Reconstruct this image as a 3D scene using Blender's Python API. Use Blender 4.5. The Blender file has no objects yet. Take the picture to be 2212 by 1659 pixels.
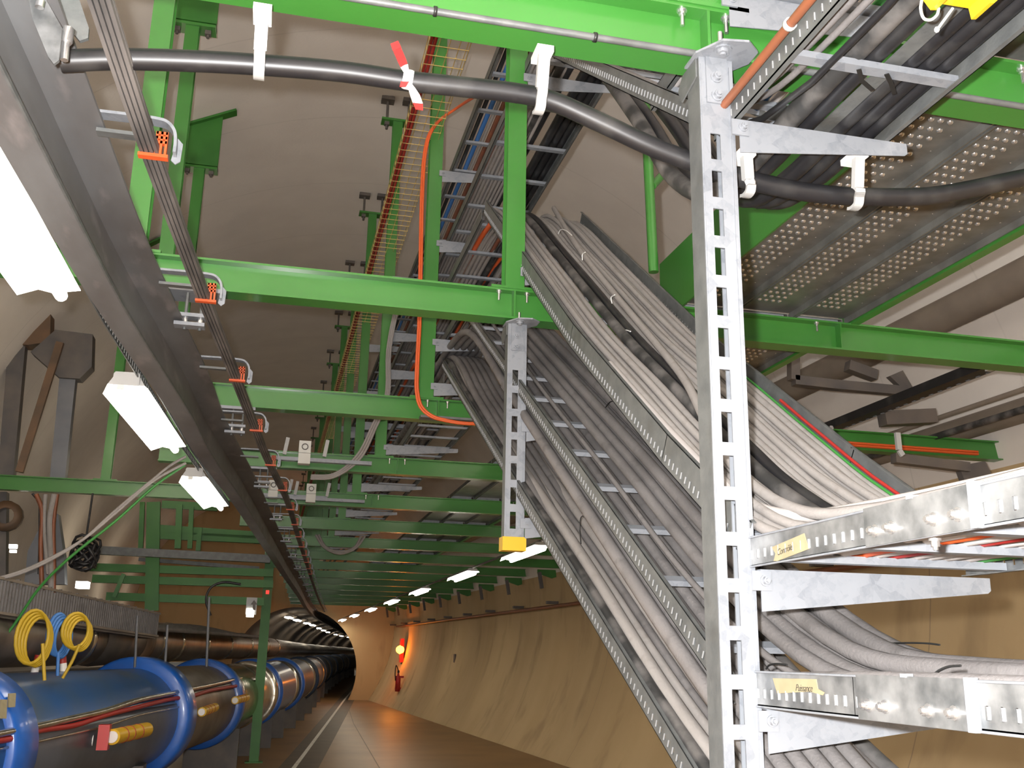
import bpy, bmesh, math, random
from mathutils import Vector, Matrix
random.seed(7)
V = Vector
PI = math.pi
# ---------------------------------------------------------------- camera frame
F, CX, CY = 2150., 1106., 829.5
_y = V((572-CX, 1405-CY, F)).normalized()
_z = V((1235-CX, -6900-CY, F)); _z = (_z - _y*_z.dot(_y)).normalized()
_x = _y.cross(_z)
if _x.x < 0: _x = -_x
CAM = V((0, 0, 1.5))
def c2w(v): return V((_x.dot(v), _y.dot(v), _z.dot(v)))
def ray(px, py): return c2w(V((px-CX, py-CY, F)))
def PZ(px, py, z): d = ray(px, py); return CAM + d*((z-1.5)/d.z)
def PY(px, py, y): d = ray(px, py); return CAM + d*(y/d.y)
def PX(px, py, x): d = ray(px, py); return CAM + d*(x/d.x)
scene = bpy.context.scene
COL = scene.collection
cam = bpy.data.cameras.new('camera'); cam.sensor_width = 36; cam.lens = F/2212*36
cam.clip_start = .05; cam.clip_end = 400
cam.shift_y = -(1659/2-CY)/2212
co = bpy.data.objects.new('camera', cam); COL.objects.link(co)
R_, D_, W_ = c2w(V((1,0,0))), c2w(V((0,1,0))), c2w(V((0,0,1)))
co.matrix_world = Matrix(((R_.x,-D_.x,-W_.x,0),(R_.y,-D_.y,-W_.y,0),(R_.z,-D_.z,-W_.z,1.5),(0,0,0,1)))
scene.camera = co
# ---------------------------------------------------------------- materials
def mat(name, c, rough=.5, metal=0., c2=None, scale=6., lo=.35, hi=.65, c3=None, s3=30., l3=.55, h3=.75, bump=0., bscale=60., stretch=None, emit=0., coat=0., vor=False):
    m = bpy.data.materials.new(name); m.use_nodes = True
    nt = m.node_tree; b = nt.nodes['Principled BSDF']; L = nt.links.new
    b.inputs['Base Color'].default_value = (*c, 1); b.inputs['Roughness'].default_value = rough; b.inputs['Metallic'].default_value = metal
    if coat: b.inputs['Coat Weight'].default_value = coat; b.inputs['Coat Roughness'].default_value = .15
    if emit:
        b.inputs['Emission Color'].default_value = (*c, 1); b.inputs['Emission Strength'].default_value = emit
    tc = nt.nodes.new('ShaderNodeTexCoord'); src = tc.outputs['Object']
    if stretch:
        mp = nt.nodes.new('ShaderNodeMapping'); mp.inputs['Scale'].default_value = stretch; L(src, mp.inputs[0]); src = mp.outputs[0]
    def ramp(colA, colB, a, bb, sc, sock):
        n = nt.nodes.new('ShaderNodeTexVoronoi' if vor and sc == scale else 'ShaderNodeTexNoise'); n.inputs['Scale'].default_value = sc
        if 'Detail' in n.inputs: n.inputs['Detail'].default_value = 6
        L(src, n.inputs['Vector'])
        mr = nt.nodes.new('ShaderNodeMapRange'); mr.inputs[1].default_value = a; mr.inputs[2].default_value = bb
        if vor and sc == scale:
            sp = nt.nodes.new('ShaderNodeSeparateColor'); L(n.outputs['Color'], sp.inputs[0]); L(sp.outputs[0], mr.inputs[0])
        else: L(n.outputs[0], mr.inputs[0])
        mx = nt.nodes.new('ShaderNodeMix'); mx.data_type = 'RGBA'
        L(mr.outputs[0], mx.inputs[0])
        if isinstance(colA, tuple): mx.inputs[6].default_value = (*colA, 1)
        else: L(colA, mx.inputs[6])
        mx.inputs[7].default_value = (*colB, 1)
        return mx.outputs[2]
    out = None
    if c2: out = ramp(c, c2, lo, hi, scale, None)
    if c3: out = ramp(out if out else c, c3, l3, h3, s3, None)
    if out: L(out, b.inputs['Base Color'])
    if bump:
        n = nt.nodes.new('ShaderNodeTexNoise'); n.inputs['Scale'].default_value = bscale; n.inputs['Detail'].default_value = 5
        L(src, n.inputs['Vector'])
        bp = nt.nodes.new('ShaderNodeBump'); bp.inputs['Strength'].default_value = bump; bp.inputs['Distance'].default_value = .01
        L(n.outputs[0], bp.inputs['Height']); L(bp.outputs[0], b.inputs['Normal'])
    return m
M = {}
M['green'] = mat('green_paint', (.040,.182,.028), .34, 0, (.046,.20,.034), 3, coat=.4, bump=.03, bscale=40)
M['dgreen'] = mat('dull_green_paint', (.028,.14,.02), .5, 0, (.038,.18,.025), 3)
M['galv'] = mat('galvanised_steel', (.165,.18,.205), .42, .2, (.245,.26,.285), 25, vor=True, lo=.0, hi=1.)
M['galvd'] = mat('dull_galvanised_steel', (.105,.112,.113), .5, .25, (.145,.152,.15), 18, c3=(.08,.08,.074), s3=7, bump=.1)
M['galvs'] = mat('spangled_bare_steel', (.105,.11,.112), .34, .45, (.27,.275,.275), 16, bump=.04, bscale=25)
M['rail'] = mat('dusty_monorail_steel', (.185,.19,.195), .5, .15, (.125,.12,.12), 5, c3=(.26,.24,.24), s3=11, l3=.56, h3=.75, stretch=(1,.3,1))
M['bus'] = mat('dusty_black_conductor', (.055,.053,.053), .6, 0, (.19,.175,.167), 9, stretch=(1,.25,1))
M['cgrey'] = mat('dusty_light_grey_cable', (.25,.231,.218), .7, 0, (.305,.284,.27), 5, lo=.3, hi=.7, c3=(.235,.212,.196), s3=22, bump=.15, bscale=120)
M['cwhite'] = mat('pale_cable', (.45,.415,.40), .6, 0, (.39,.36,.345), 5)
M['cdark'] = mat('dusty_dark_grey_cable', (.135,.126,.124), .75, 0, (.18,.169,.167), 4, c3=(.09,.084,.082), s3=14, l3=.55, h3=.8, bump=.2, bscale=100)
M['cblack'] = mat('black_cable', (.013,.013,.015), .42, 0, (.045,.044,.043), 9, lo=.5, hi=.8)
M['cmott'] = mat('mottled_black_cable', (.03,.03,.03), .6, 0, (.13,.122,.117), 9, lo=.45, hi=.65)
M['corange'] = mat('orange_cable', (.62,.1,.02), .5)
M['cred'] = mat('red_cable', (.33,.022,.018), .5)
M['bdim'] = mat('dimmed_distant_blue', (.012,.035,.085), .5, .1, (.03,.04,.055), 2)  # dimness of the distant vessels put into a darker blue
M['cblue'] = mat('blue_cable', (.04,.15,.42), .5)
M['cgreen'] = mat('green_cable', (.04,.22,.04), .5)
M['cbrown'] = mat('brown_cable', (.20,.065,.03), .6, 0, (.14,.05,.03), 10)
M['copper'] = mat('rusty_copper_conduit', (.25,.08,.035), .45, .1, (.19,.07,.035), 8)
M['cyellow'] = mat('yellow_cable', (.42,.28,.015), .5)
M['white'] = mat('white_plastic', (.37,.37,.365), .45)
M['black'] = mat('black_plastic', (.015,.015,.015), .4)
M['yellow'] = mat('yellow_plastic', (.6,.36,.015), .4)
M['orangep'] = mat('orange_plastic', (.55,.085,.02), .45)
M['chrome'] = mat('zinc_bolt', (.7,.7,.7), .25, .9)
M['tape'] = mat('masking_tape', (.30,.26,.16), .7, 0, (.26,.22,.13), 20)
M['ink'] = mat('dark_ink', (.03,.025,.02), .7)
M['tapewhite'] = mat('white_tape', (.8,.78,.76), .4)
M['tapered'] = mat('red_tape', (.62,.03,.03), .35)
M['vault'] = mat('grey_concrete', (.74,.685,.635), .9, 0, (.79,.735,.68), 2.2, bump=.12, bscale=40)
M['wallc'] = mat('cream_wall_paint', (.56,.41,.225), .85, 0, (.49,.35,.185), 1.1, lo=.4, hi=.75, c3=(.30,.21,.115), s3=2.0, l3=.56, h3=.85, stretch=(1,1,.35), bump=.05)
M['floor'] = mat('concrete_floor', (.25,.14,.055), .42, 0, (.20,.11,.042), 1.2, c3=(.14,.08,.03), s3=.7)
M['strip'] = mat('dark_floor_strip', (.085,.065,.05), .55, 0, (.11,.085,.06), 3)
M['dconc'] = mat('dimmed_tunnel_concrete', (.13,.10,.07), .9, 0, (.17,.13,.09), 1.5)  # gloom of the narrow tunnel put into a darker concrete colour
M['line'] = mat('white_floor_paint', (.75,.72,.66), .6, 0, (.5,.46,.4), 6, lo=.55, hi=.75)
M['pipe'] = mat('grey_brown_pipe', (.20,.165,.135), .6, .1, (.25,.21,.17), 4)
M['darkst'] = mat('dark_grey_steel', (.085,.08,.08), .55, .2, (.14,.12,.105), 4)
M['greyst'] = mat('blue_grey_steel', (.13,.14,.16), .5, .2, (.17,.175,.19), 4)
M['rust'] = mat('rusty_steel', (.17,.095,.05), .6, .2, (.1,.065,.04), 5)
M['blue'] = mat('blue_vessel_paint', (.012,.075,.24), .45, .0, (.05,.085,.125), 1.4, lo=.35, hi=.8, c3=(.1,.1,.1), s3=3, l3=.6, h3=.9, coat=.3)
M['bluef'] = mat('bright_blue_flange_paint', (.012,.12,.52), .35, 0, (.02,.1,.4), 4, coat=.3)
M['foil'] = mat('silver_insulation_foil', (.62,.58,.5), .22, .9, (.45,.41,.35), 5, bump=.35, bscale=14)
M['dfoil'] = mat('dull_steel_cladding', (.24,.20,.16), .42, .6, (.14,.115,.095), 3, bump=.1, bscale=10)
M['extred'] = mat('extinguisher_red', (.42,.02,.02), .35)
M['plank'] = mat('walkway_steel', (.14,.14,.132), .38, .4, (.22,.22,.205), 10, c3=(.12,.10,.08), s3=4)
M['nub'] = mat('polished_nub_steel', (.5,.5,.5), .17, .8)
M['lip'] = mat('slot_edge_glint', (.36,.37,.38), .35, .3)  # pale colour painting the glint along the rail slots
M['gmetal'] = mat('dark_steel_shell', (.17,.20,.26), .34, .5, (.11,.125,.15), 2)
M['wire'] = mat('brass_wire', (.72,.55,.22), .35, .7)
M['boxm'] = mat('pale_box', (.62,.62,.58), .5)
M['lamp'] = mat('fluorescent_glow', (1,.95,.84), .5, emit=9.)
M['lampf'] = mat('far_lamp_glow', (1,.93,.80), .5, emit=14.)
M['amber'] = mat('amber_glow', (1,.28,.02), .4, emit=18.)
M['redglow'] = mat('red_glow', (1,.03,.02), .4, emit=1.5)
M['clear'] = mat('cloudy_zip_plastic', (.75,.75,.73), .4)
# ---------------------------------------------------------------- mesh builder
def frame(d, up=V((0,0,1))):
    d = d.normalized()
    if abs(d.dot(up)) > .98: up = V((0,1,0)) if abs(d.y) < .9 else V((1,0,0))
    r = d.cross(up).normalized(); u = r.cross(d)
    return r, u
def catmull(pts, n=8):
    pts = [V(p) for p in pts]
    if len(pts) < 3: return pts
    P = [pts[0]*2-pts[1]] + pts + [pts[-1]*2-pts[-2]]
    out = []
    for i in range(1, len(P)-2):
        p0, p1, p2, p3 = P[i-1], P[i], P[i+1], P[i+2]
        t1 = max((p1-p0).length, 1e-5)**.5; t2 = max((p2-p1).length, 1e-5)**.5; t3 = max((p3-p2).length, 1e-5)**.5
        m1 = ((p1-p0)/t1 - (p2-p0)/(t1+t2) + (p2-p1)/t2)*t2
        m2 = ((p2-p1)/t2 - (p3-p1)/(t2+t3) + (p3-p2)/t3)*t2
        for k in range(n):
            t = k/n
            out.append(p1*(2*t**3-3*t*t+1) + m1*(t**3-2*t*t+t) + p2*(-2*t**3+3*t*t) + m2*(t**3-t*t))
    out.append(pts[-1])
    return out
class MB:
    def __init__(s): s.v, s.f, s.sm = [], [], []
    def add(s, vs, fs, smooth=False):
        o = len(s.v); s.v += [V(a) for a in vs]; s.f += [tuple(i+o for i in f) for f in fs]; s.sm += [smooth]*len(fs); return s
    def hexa(s, p): return s.add(p, [(0,3,2,1),(4,5,6,7),(0,1,5,4),(1,2,6,5),(2,3,7,6),(3,0,4,7)])
    def box(s, a, b):
        x0,y0,z0 = a; x1,y1,z1 = b
        return s.hexa([(x0,y0,z0),(x1,y0,z0),(x1,y1,z0),(x0,y1,z0),(x0,y0,z1),(x1,y0,z1),(x1,y1,z1),(x0,y1,z1)])
    def bar(s, p, q, w, h, up=V((0,0,1)), off=(0,0)):
        p, q = V(p), V(q); r, u = frame(q-p, V(up)); o = r*off[0]+u*off[1]; a, b = r*w/2, u*h/2
        return s.hexa([p+o-a-b, p+o+a-b, p+o+a+b, p+o-a+b, q+o-a-b, q+o+a-b, q+o+a+b, q+o-a+b])
    def sweep(s, path, prof, up=None, smooth=False, closed=True, cap=True):
        path = [V(p) for p in path]; n = len(path); rows = []; prev = None
        for i, p in enumerate(path):
            d = (path[min(i+1,n-1)] - path[max(i-1,0)])
            if d.length < 1e-9: d = V((0,1,0))
            d.normalize()
            if up is not None: r, u = frame(d, V(up))
            else:
                if prev is None: r, u = frame(d)
                else:
                    r = prev - d*prev.dot(d)
                    if r.length < 1e-6: r, u = frame(d)
                    r.normalize(); u = r.cross(d)
                prev = r
            rows.append([p + r*a + u*b for a, b in prof])
        k = len(prof); fs = []
        for i in range(n-1):
            for j in range(k if closed else k-1):
                j2 = (j+1) % k
                fs.append((i*k+j, i*k+j2, (i+1)*k+j2, (i+1)*k+j))
        s.add([v for r in rows for v in r], fs, smooth)
        if cap and closed:
            s.add(rows[0], [tuple(range(k))[::-1]]); s.add(rows[-1], [tuple(range(k))])
        return s
    def tube(s, path, r, seg=10, cap=True):
        return s.sweep(path, [(r*math.cos(2*PI*i/seg), r*math.sin(2*PI*i/seg)) for i in range(seg)], smooth=True, cap=cap)
    def cyl(s, p, q, r, seg=12, r2=None):
        p, q = V(p), V(q); a, b = frame(q-p); r2 = r if r2 is None else r2
        A = [p + a*r*math.cos(2*PI*i/seg) + b*r*math.sin(2*PI*i/seg) for i in range(seg)]
        B = [q + a*r2*math.cos(2*PI*i/seg) + b*r2*math.sin(2*PI*i/seg) for i in range(seg)]
        s.add(A+B, [(i, (i+1)%seg, seg+(i+1)%seg, seg+i) for i in range(seg)], True)
        s.add(A, [tuple(range(seg))[::-1]]); s.add(B, [tuple(range(seg))]); return s
    def prism(s, poly, vec):
        poly = [V(p) for p in poly]; vec = V(vec); n = len(poly)
        return s.add(poly+[p+vec for p in poly], [tuple(range(n))[::-1], tuple(range(n, 2*n))] + [(i, (i+1)%n, n+(i+1)%n, n+i) for i in range(n)])
    def lathe(s, p, axis, prof, seg=32):
        p, axis = V(p), V(axis).normalized(); a, b = frame(axis); k = len(prof)
        vs = [p + axis*t + (a*math.cos(2*PI*j/seg) + b*math.sin(2*PI*j/seg))*r for j in range(seg) for t, r in prof]
        return s.add(vs, [(j*k+i, ((j+1)%seg)*k+i, ((j+1)%seg)*k+i+1, j*k+i+1) for j in range(seg) for i in range(k-1)], True)
    def dome(s, c, n, r, seg=8, h=.6):
        c, n = V(c), V(n).normalized(); a, b = frame(n)
        vs = []
        for k, (rr, hh) in enumerate(((1,0),(.8,.6),(.4,.95))):
            vs += [c + (a*math.cos(2*PI*i/seg)+b*math.sin(2*PI*i/seg))*r*rr + n*r*h*hh for i in range(seg)]
        vs.append(c+n*r*h)
        fs = [(k*seg+i, k*seg+(i+1)%seg, (k+1)*seg+(i+1)%seg, (k+1)*seg+i) for k in range(2) for i in range(seg)]
        fs += [(2*seg+i, 2*seg+(i+1)%seg, 3*seg) for i in range(seg)]
        return s.add(vs, fs, True)
    def build(s, name, m, parent=None, fix=True, m2=None, n2=0):
        o0 = parent_loc(parent) if parent else V((0,0,0))
        me = bpy.data.meshes.new(name)
        me.from_pydata([tuple(v-o0) for v in s.v], [], s.f)
        me.polygons.foreach_set('use_smooth', s.sm)
        if fix:
            bm = bmesh.new(); bm.from_mesh(me); bmesh.ops.recalc_face_normals(bm, faces=bm.faces); bm.to_mesh(me); bm.free()
        me.update()
        me.materials.append(M[m] if isinstance(m, str) else m)
        if m2:
            me.materials.append(M[m2])
            for i in range(n2, len(s.f)): me.polygons[i].material_index = 1
        o = bpy.data.objects.new(name, me); COL.objects.link(o)
        if parent: o.parent = parent
        return o
def parent_loc(o):
    p = V((0,0,0))
    while o: p = p + o.location; o = o.parent
    return p
def tag(o, label, cat, group=None, kind=None):
    if label: o['label'] = label
    if cat: o['category'] = cat
    if group: o['group'] = group
    if kind: o['kind'] = kind
    return o
def thing(name, label, cat, loc=(0,0,0), group=None):
    o = bpy.data.objects.new(name, None); o.empty_display_size = .05; COL.objects.link(o); o.location = V(loc)
    return tag(o, label, cat, group)
def struct(name, mb, m):
    o = mb.build(name, m); o['kind'] = 'structure'; return o
def lerp(xs, ys, x):
    if x <= xs[0]: i = 0
    elif x >= xs[-1]: i = len(xs)-2
    else: i = max(k for k in range(len(xs)-1) if xs[k] <= x)
    t = (x-xs[i])/(xs[i+1]-xs[i]); return ys[i]+(ys[i+1]-ys[i])*t
ORD = ['nearest','second','third','fourth','fifth','sixth','seventh','eighth','ninth','tenth','eleventh','twelfth','thirteenth','fourteenth','fifteenth','sixteenth','seventeenth','eighteenth','nineteenth','twentieth']
def bolt(mb, p, n, r=.009, l=.03):
    l = max(l, .018)
    p, n = V(p), V(n).normalized()
    mb.cyl(p, p+n*.004, r*1.7, 12); mb.cyl(p+n*.004, p+n*.013, r*1.25, 6); mb.cyl(p+n*.013, p+n*l, r*.7, 8)
FLASH=840; LAMPE=9; LAMPR=9.5; FILL_LEFT=8; FILL_BEHIND=185
# ================================================================ SETTING
YS = [-4,-2,0,2,4,6,8,10,12,14,17,20,23,26,29,32,34]
VR, VZ = 4.14, 2.37
def xr(y): return lerp([-4,8,14,21,34],[4.65,4.45,4.26,3.95,3.38],y)
def vcx(y): return xr(y)-3.39
def vault_z(x,y): return VZ+math.sqrt(max(VR*VR-(x-vcx(y))**2,.01))
def vault_x(z,y,s=1): return vcx(y)+s*math.sqrt(VR*VR-(z-VZ)**2)
def on_vault(px,py):
    d = ray(px,py).normalized(); t = .5
    while t < 60:
        p = CAM+d*t
        if (p.x-vcx(p.y))**2+(p.z-VZ)**2 > VR*VR: return p
        t += .02
    return CAM+d*60
def shell(a0,a1,n,ys=YS):
    mb = MB(); vs=[]; fs=[]
    for y in ys:
        for i in range(n+1):
            a=a0+(a1-a0)*i/n; vs.append((vcx(y)+VR*math.cos(a),y,VZ+VR*math.sin(a)))
    for j in range(len(ys)-1):
        for i in range(n): fs.append((j*(n+1)+i,j*(n+1)+i+1,(j+1)*(n+1)+i+1,(j+1)*(n+1)+i))
    return mb.add(vs,fs,True)
AB = math.asin(-VZ/VR); AW = math.asin((2.9-VZ)/VR)
# transverse casting joints in the vault
def jointed(m, pitch, wid, col):
    nt = m.node_tree; b = nt.nodes['Principled BSDF']; L = nt.links.new
    tc = nt.nodes.new('ShaderNodeTexCoord'); sp = nt.nodes.new('ShaderNodeSeparateXYZ'); L(tc.outputs['Object'], sp.inputs[0])
    md = nt.nodes.new('ShaderNodeMath'); md.operation='PINGPONG'; md.inputs[1].default_value=pitch/2; L(sp.outputs[1], md.inputs[0])
    lt = nt.nodes.new('ShaderNodeMath'); lt.operation='LESS_THAN'; lt.inputs[1].default_value=wid; L(md.outputs[0], lt.inputs[0])
    src = b.inputs['Base Color'].links[0].from_socket
    mx = nt.nodes.new('ShaderNodeMix'); mx.data_type='RGBA'; L(lt.outputs[0], mx.inputs[0]); L(src, mx.inputs[6]); mx.inputs[7].default_value=(*col,1)
    L(mx.outputs[2], b.inputs['Base Color'])
jointed(M['vault'], 1.45, .008, (.70,.65,.6)); jointed(M['wallc'], 3.6, .007, (.38,.28,.17))
struct('ceiling', shell(AW, PI-AW, 40), 'vault')
struct('wall_right', shell(AB, AW, 10), 'wallc')
struct('wall_left', shell(PI-AW, PI-AB, 10), 'vault')
TC = [(34,.97),(38,1.45),(43,2.1),(47,2.6),(55,3.35),(63,4.2),(75,5.7),(90,8.2),(110,12.3),(135,19),(170,30)]
HR, HZ = 1.98, .9
def tcx(y): return lerp([a for a,b in TC],[b for a,b in TC],y)
mb = MB(); n=40; a0=math.asin(-HZ/HR); O=[];I=[]
for i in range(n+1):
    a=AB+(PI-2*AB)*i/n; O.append((vcx(34)+VR*math.cos(a),34,VZ+VR*math.sin(a)))
    a=a0+(PI-2*a0)*i/n; I.append((.97+HR*math.cos(a),34,HZ+HR*math.sin(a)))
mb.add(O+I,[(i,i+1,n+2+i,n+1+i) for i in range(n)])
struct('wall_back', mb, 'wallc')
mb = MB(); vs=[]; fs=[]
for (y,x) in TC:
    for i in range(25):
        a=a0+(PI-2*a0)*i/24; vs.append((x+HR*math.cos(a),y,HZ+HR*math.sin(a)))
for j in range(len(TC)-1):
    for i in range(24): fs.append((j*25+i,j*25+i+1,(j+1)*25+i+1,(j+1)*25+i))
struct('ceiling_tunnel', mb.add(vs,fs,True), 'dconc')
mb = MB(); n=40
O=[(vcx(-4)+VR*math.cos(AB+(PI-2*AB)*i/n),-4,VZ+VR*math.sin(AB+(PI-2*AB)*i/n)) for i in range(n+1)]
struct('wall_front', mb.add(O,[tuple(range(n+1))]), 'vault')
mb = MB()
for j in range(len(YS)-1):
    y0,y1=YS[j],YS[j+1]
    mb.add([(vcx(y0)-3.42,y0,0),(xr(y0)+.03,y0,0),(xr(y1)+.03,y1,0),(vcx(y1)-3.42,y1,0)],[(0,1,2,3)])
for (ya,xa),(yb,xb) in zip(TC[:-1],TC[1:]):
    mb.add([(xa-1.8,ya,0),(xa+1.8,ya,0),(xb+1.8,yb,0),(xb-1.8,yb,0)],[(0,1,2,3)])
struct('floor', mb, 'floor')
LN = catmull([(-.75,3,0),(.5,14.4,0),(1.27,21.5,0),(2.08,29,0),(2.62,34,0),(3.75,44,0),(5.6,60,0),(9.9,90,0)],6)
def ribbon(path, off0, off1, z, th):
    mb=MB(); prof=[(off0,0),(off1,0),(off1,th),(off0,th)]
    return mb.sweep([p+V((0,0,z)) for p in path], prof, up=(0,0,1))
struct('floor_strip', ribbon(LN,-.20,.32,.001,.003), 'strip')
struct('floor_line', ribbon(LN,-.028,.028,.0045,.002), 'line')
mb=MB()
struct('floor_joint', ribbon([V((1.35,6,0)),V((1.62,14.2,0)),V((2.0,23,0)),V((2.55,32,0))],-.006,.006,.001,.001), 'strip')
# ================================================================ BEAMS AND HANGERS
BY = [2.06+2.09*k for k in range(16)]
ZB = 2.95; BH = .14
def iprof(w,h,tf,tw):
    a,b=w/2,tw/2
    return [(-a,0),(a,0),(a,tf),(b,tf),(b,h-tf),(a,h-tf),(a,h),(-a,h),(-a,h-tf),(-b,h-tf),(-b,tf),(-a,tf)]
for k,y in enumerate(BY):
    x0 = [-1.2,-1.25,-.6,-.95,-2.75][k] if k<5 else lerp([12,22,34],[-.45,.25,.7],y); x1 = vault_x(3.02,y)+.1
    mb = MB().sweep([(x0,y,ZB),(x1,y,ZB)], iprof(.1,BH,.009,.008), up=(0,0,1))
    b = mb.build('cross_beam', 'green'); tag(b, f'{ORD[k]} green steel cross beam from the front, spanning under the vault', 'beam', 'green cross beams')
    if k<5:
        for xs in ([.965,2.3] if k==0 else [.97,2.6]):
            MB().box((xs-.004,y-.049,ZB+.009),(xs+.004,y-.005,ZB+BH-.009)).build('stiffener_plate','green',b)
        bl = [(.90),(1.02),(1.90),(1.98)] if k==0 else [.90,1.03,2.48]
        for xs in bl:
            q=MB(); bolt(q,(xs,y-.033,ZB+BH-.009),(0,0,-1),.008,.045); q.build('bolt','chrome',b)
# end cap on the second beam where it stops beside the light rail
HX = {0:.965,1:.97,2:.89,3:.82}
def hanger(x,y,ztop,label,group,tee=True,gusset=False,cut=None,col='green'):
    t = thing('hanger_post',label,'hanger',(x,y,ZB+BH),group)
    s=.088
    prof=[(a,b) for a,b in iprof(s,s,.008,.007)]
    pts=[]; z0=ZB+BH+.012
    mb=MB()
    # H section extruded upward, flanges to the front and rear
    pr=[(x+a,y-s/2+b) for a,b in prof]
    mb.prism([(a,b,z0) for a,b in pr],(0,0,ztop-z0)); mb.build('post',col,t)
    MB().box((x-.11,y-.055,ZB+BH),(x+.11,y+.055,z0)).build('foot_plate',col,t)
    if tee:
        hp_=MB().box((x-.15,y-.06,ztop),(x+.15,y+.06,ztop+.02)).build('head_plate',col,t)
        zz=vault_z(x,y)
        for sx in (-.1,.1):
            if gusset:
                q=MB(); q.cyl((x+sx,y,ztop-.05),(x+sx,y,ztop+.05),.011,8); q.box((x+sx-.02,y-.02,ztop-.03),(x+sx+.02,y+.02,ztop)); q.build('bolt','darkst',hp_)
            else:
                z2=vault_z(x+sx,y)
                q=MB(); q.cyl((x+sx,y,ztop-.07),(x+sx,y,z2-.015),.012,8); q.box((x+sx-.022,y-.022,ztop-.03),(x+sx+.022,y+.022,ztop)); q.build('stud',M['darkst'],hp_)
                MB().box((x+sx-.06,y-.05,z2-.04),(x+sx+.06,y+.05,z2-.004)).build('anchor_plate','darkst',t)
        if gusset:
            z2=vault_z(x+.14,y)-.01; z1=vault_z(x-.15,y)-.01
            MB().prism([(x-.15,y-.006,ztop+.05),(x+.15,y-.006,ztop+.05),(x+.15,y-.006,max(z2,ztop+.1)),(x-.15,y-.006,max(z1,ztop+.07))],(0,.012,0)).build('gusset_plate','dgreen',t)
            MB().box((x-.15,y-.06,ztop+.03),(x+.15,y+.06,ztop+.05)).build('upper_plate','dgreen',t)
            MB().bar((x-.15,y,max(z1,ztop+.07)),(x+.26,y,max(z2,ztop+.1)+.05),.1,.02).build('wall_plate','dgreen',t)
    return t
for k in range(16):
    x=HX.get(k,.80); y=BY[k]
    zt = vault_z(x,y)-.26
    hanger(x,y,zt,f'green hanger post carrying cable trays above the {ORD[k]} cross beam','green hanger posts on the cable tray side', col='green')
for k,x in enumerate([None,-.66,-.80,-.88,-1.66]):
    if x is None: continue
    y=BY[k]; zt=vault_z(x,y)-(.5 if k<4 else .42)
    hanger(x,y,zt,f'green hanger post beside the monorail above the {ORD[k]} cross beam','green hanger posts on the monorail side', gusset=True)
# ================================================================ MONORAIL
MX=[(-1,-.70),(1,-.665),(2.3,-.632),(3.35,-.597),(5.0,-.485),(5.85,-.45),(8,-.29),(11.2,-.085),(16,.225),(22,.63),(28,1.0),(35,1.55),(42,2.25),(52,3.35),(63,4.5),(80,6.9),(100,10.4)]
def mx(y): return lerp([a for a,b in MX],[b for a,b in MX],y)
mp = catmull([(b,a,0) for a,b in MX],4)
t = thing('monorail','grey dusty monorail beam curving away under the green beams','rail',(mx(2.3),2.3,2.6))
pr=[(-.045,2.6),(.045,2.6),(.045,2.612),(.006,2.618),(.006,2.79),(.118,2.797),(.118,2.806),(-.118,2.806),(-.118,2.797),(-.006,2.79),(-.006,2.618),(-.045,2.612)]
MB().sweep(mp,pr,up=(0,0,1)).build('rail_beam','rail',t)
MB().sweep([p for p in mp if p.y<9],[(.046,2.596),(.052,2.596),(.052,2.606),(.046,2.606)],up=(0,0,1)).build('edge_strip','galvd',t)
for k in range(0,12):
    y=BY[k]; 
    if k==0: continue
    c=V((mx(y)+.06,y-.07,0)); q=thing('rail_clamp',f'threaded clamp hanging the monorail from the {ORD[k]} cross beam','clamp',(c.x,c.y,2.8),'monorail clamps')
    MB().box((c.x-.09,c.y-.03,ZB-.03),(c.x+.19,c.y+.12,ZB-.012)).build('top_plate','galv',q)
    MB().box((c.x-.02,c.y-.03,2.81),(c.x+.14,c.y+.03,2.825)).build('lower_plate','galv',q)
    MB().box((c.x+.02,c.y-.035,2.77),(c.x+.14,c.y+.02,2.785)).build('base_plate','galv',q)
    for dx in (.06,.12):
        MB().cyl((c.x+dx,c.y,2.76),(c.x+dx,c.y,ZB-.012),.007,8).build('threaded_rod','galvd',q)
        MB().cyl((c.x+dx,c.y,2.79),(c.x+dx,c.y,2.81),.014,6).build('nut','chrome',q)
# splice plate and bolts close to the camera
t=thing('splice_plate','bare steel plate bolted to the near end of the monorail beside the thick cable','plate',PY(110,60,2.0))
def pyp(l,y): return [PY(a,b,y) for a,b in l]
c=[(62,0),(100,0),(134,60),(127,130),(116,138),(104,122),(70,40)]
MB().prism(pyp(c,1.93),(0,.008,0)).build('plate','galvs',t)
q=MB(); a=PY(142,92,1.95); b2=PY(139,130,1.95); q.cyl(a,b2,.008,8); q.cyl(PY(148,62,1.95),a,.013,6); q.build('bolt','chrome',t)
q=MB(); q.cyl(PY(88,2,1.9),PY(85,16,1.9),.009,8); q.build('bolt','chrome',t)
t=thing('hanger_bracket','dull grey bracket plate above the near monorail end','bracket',PY(160,40,2.1))
MB().prism(pyp([(112,-20),(165,-20),(192,60),(190,82),(172,88),(140,50)],2.1),(0,.01,0)).build('plate','galvd',t)
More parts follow.
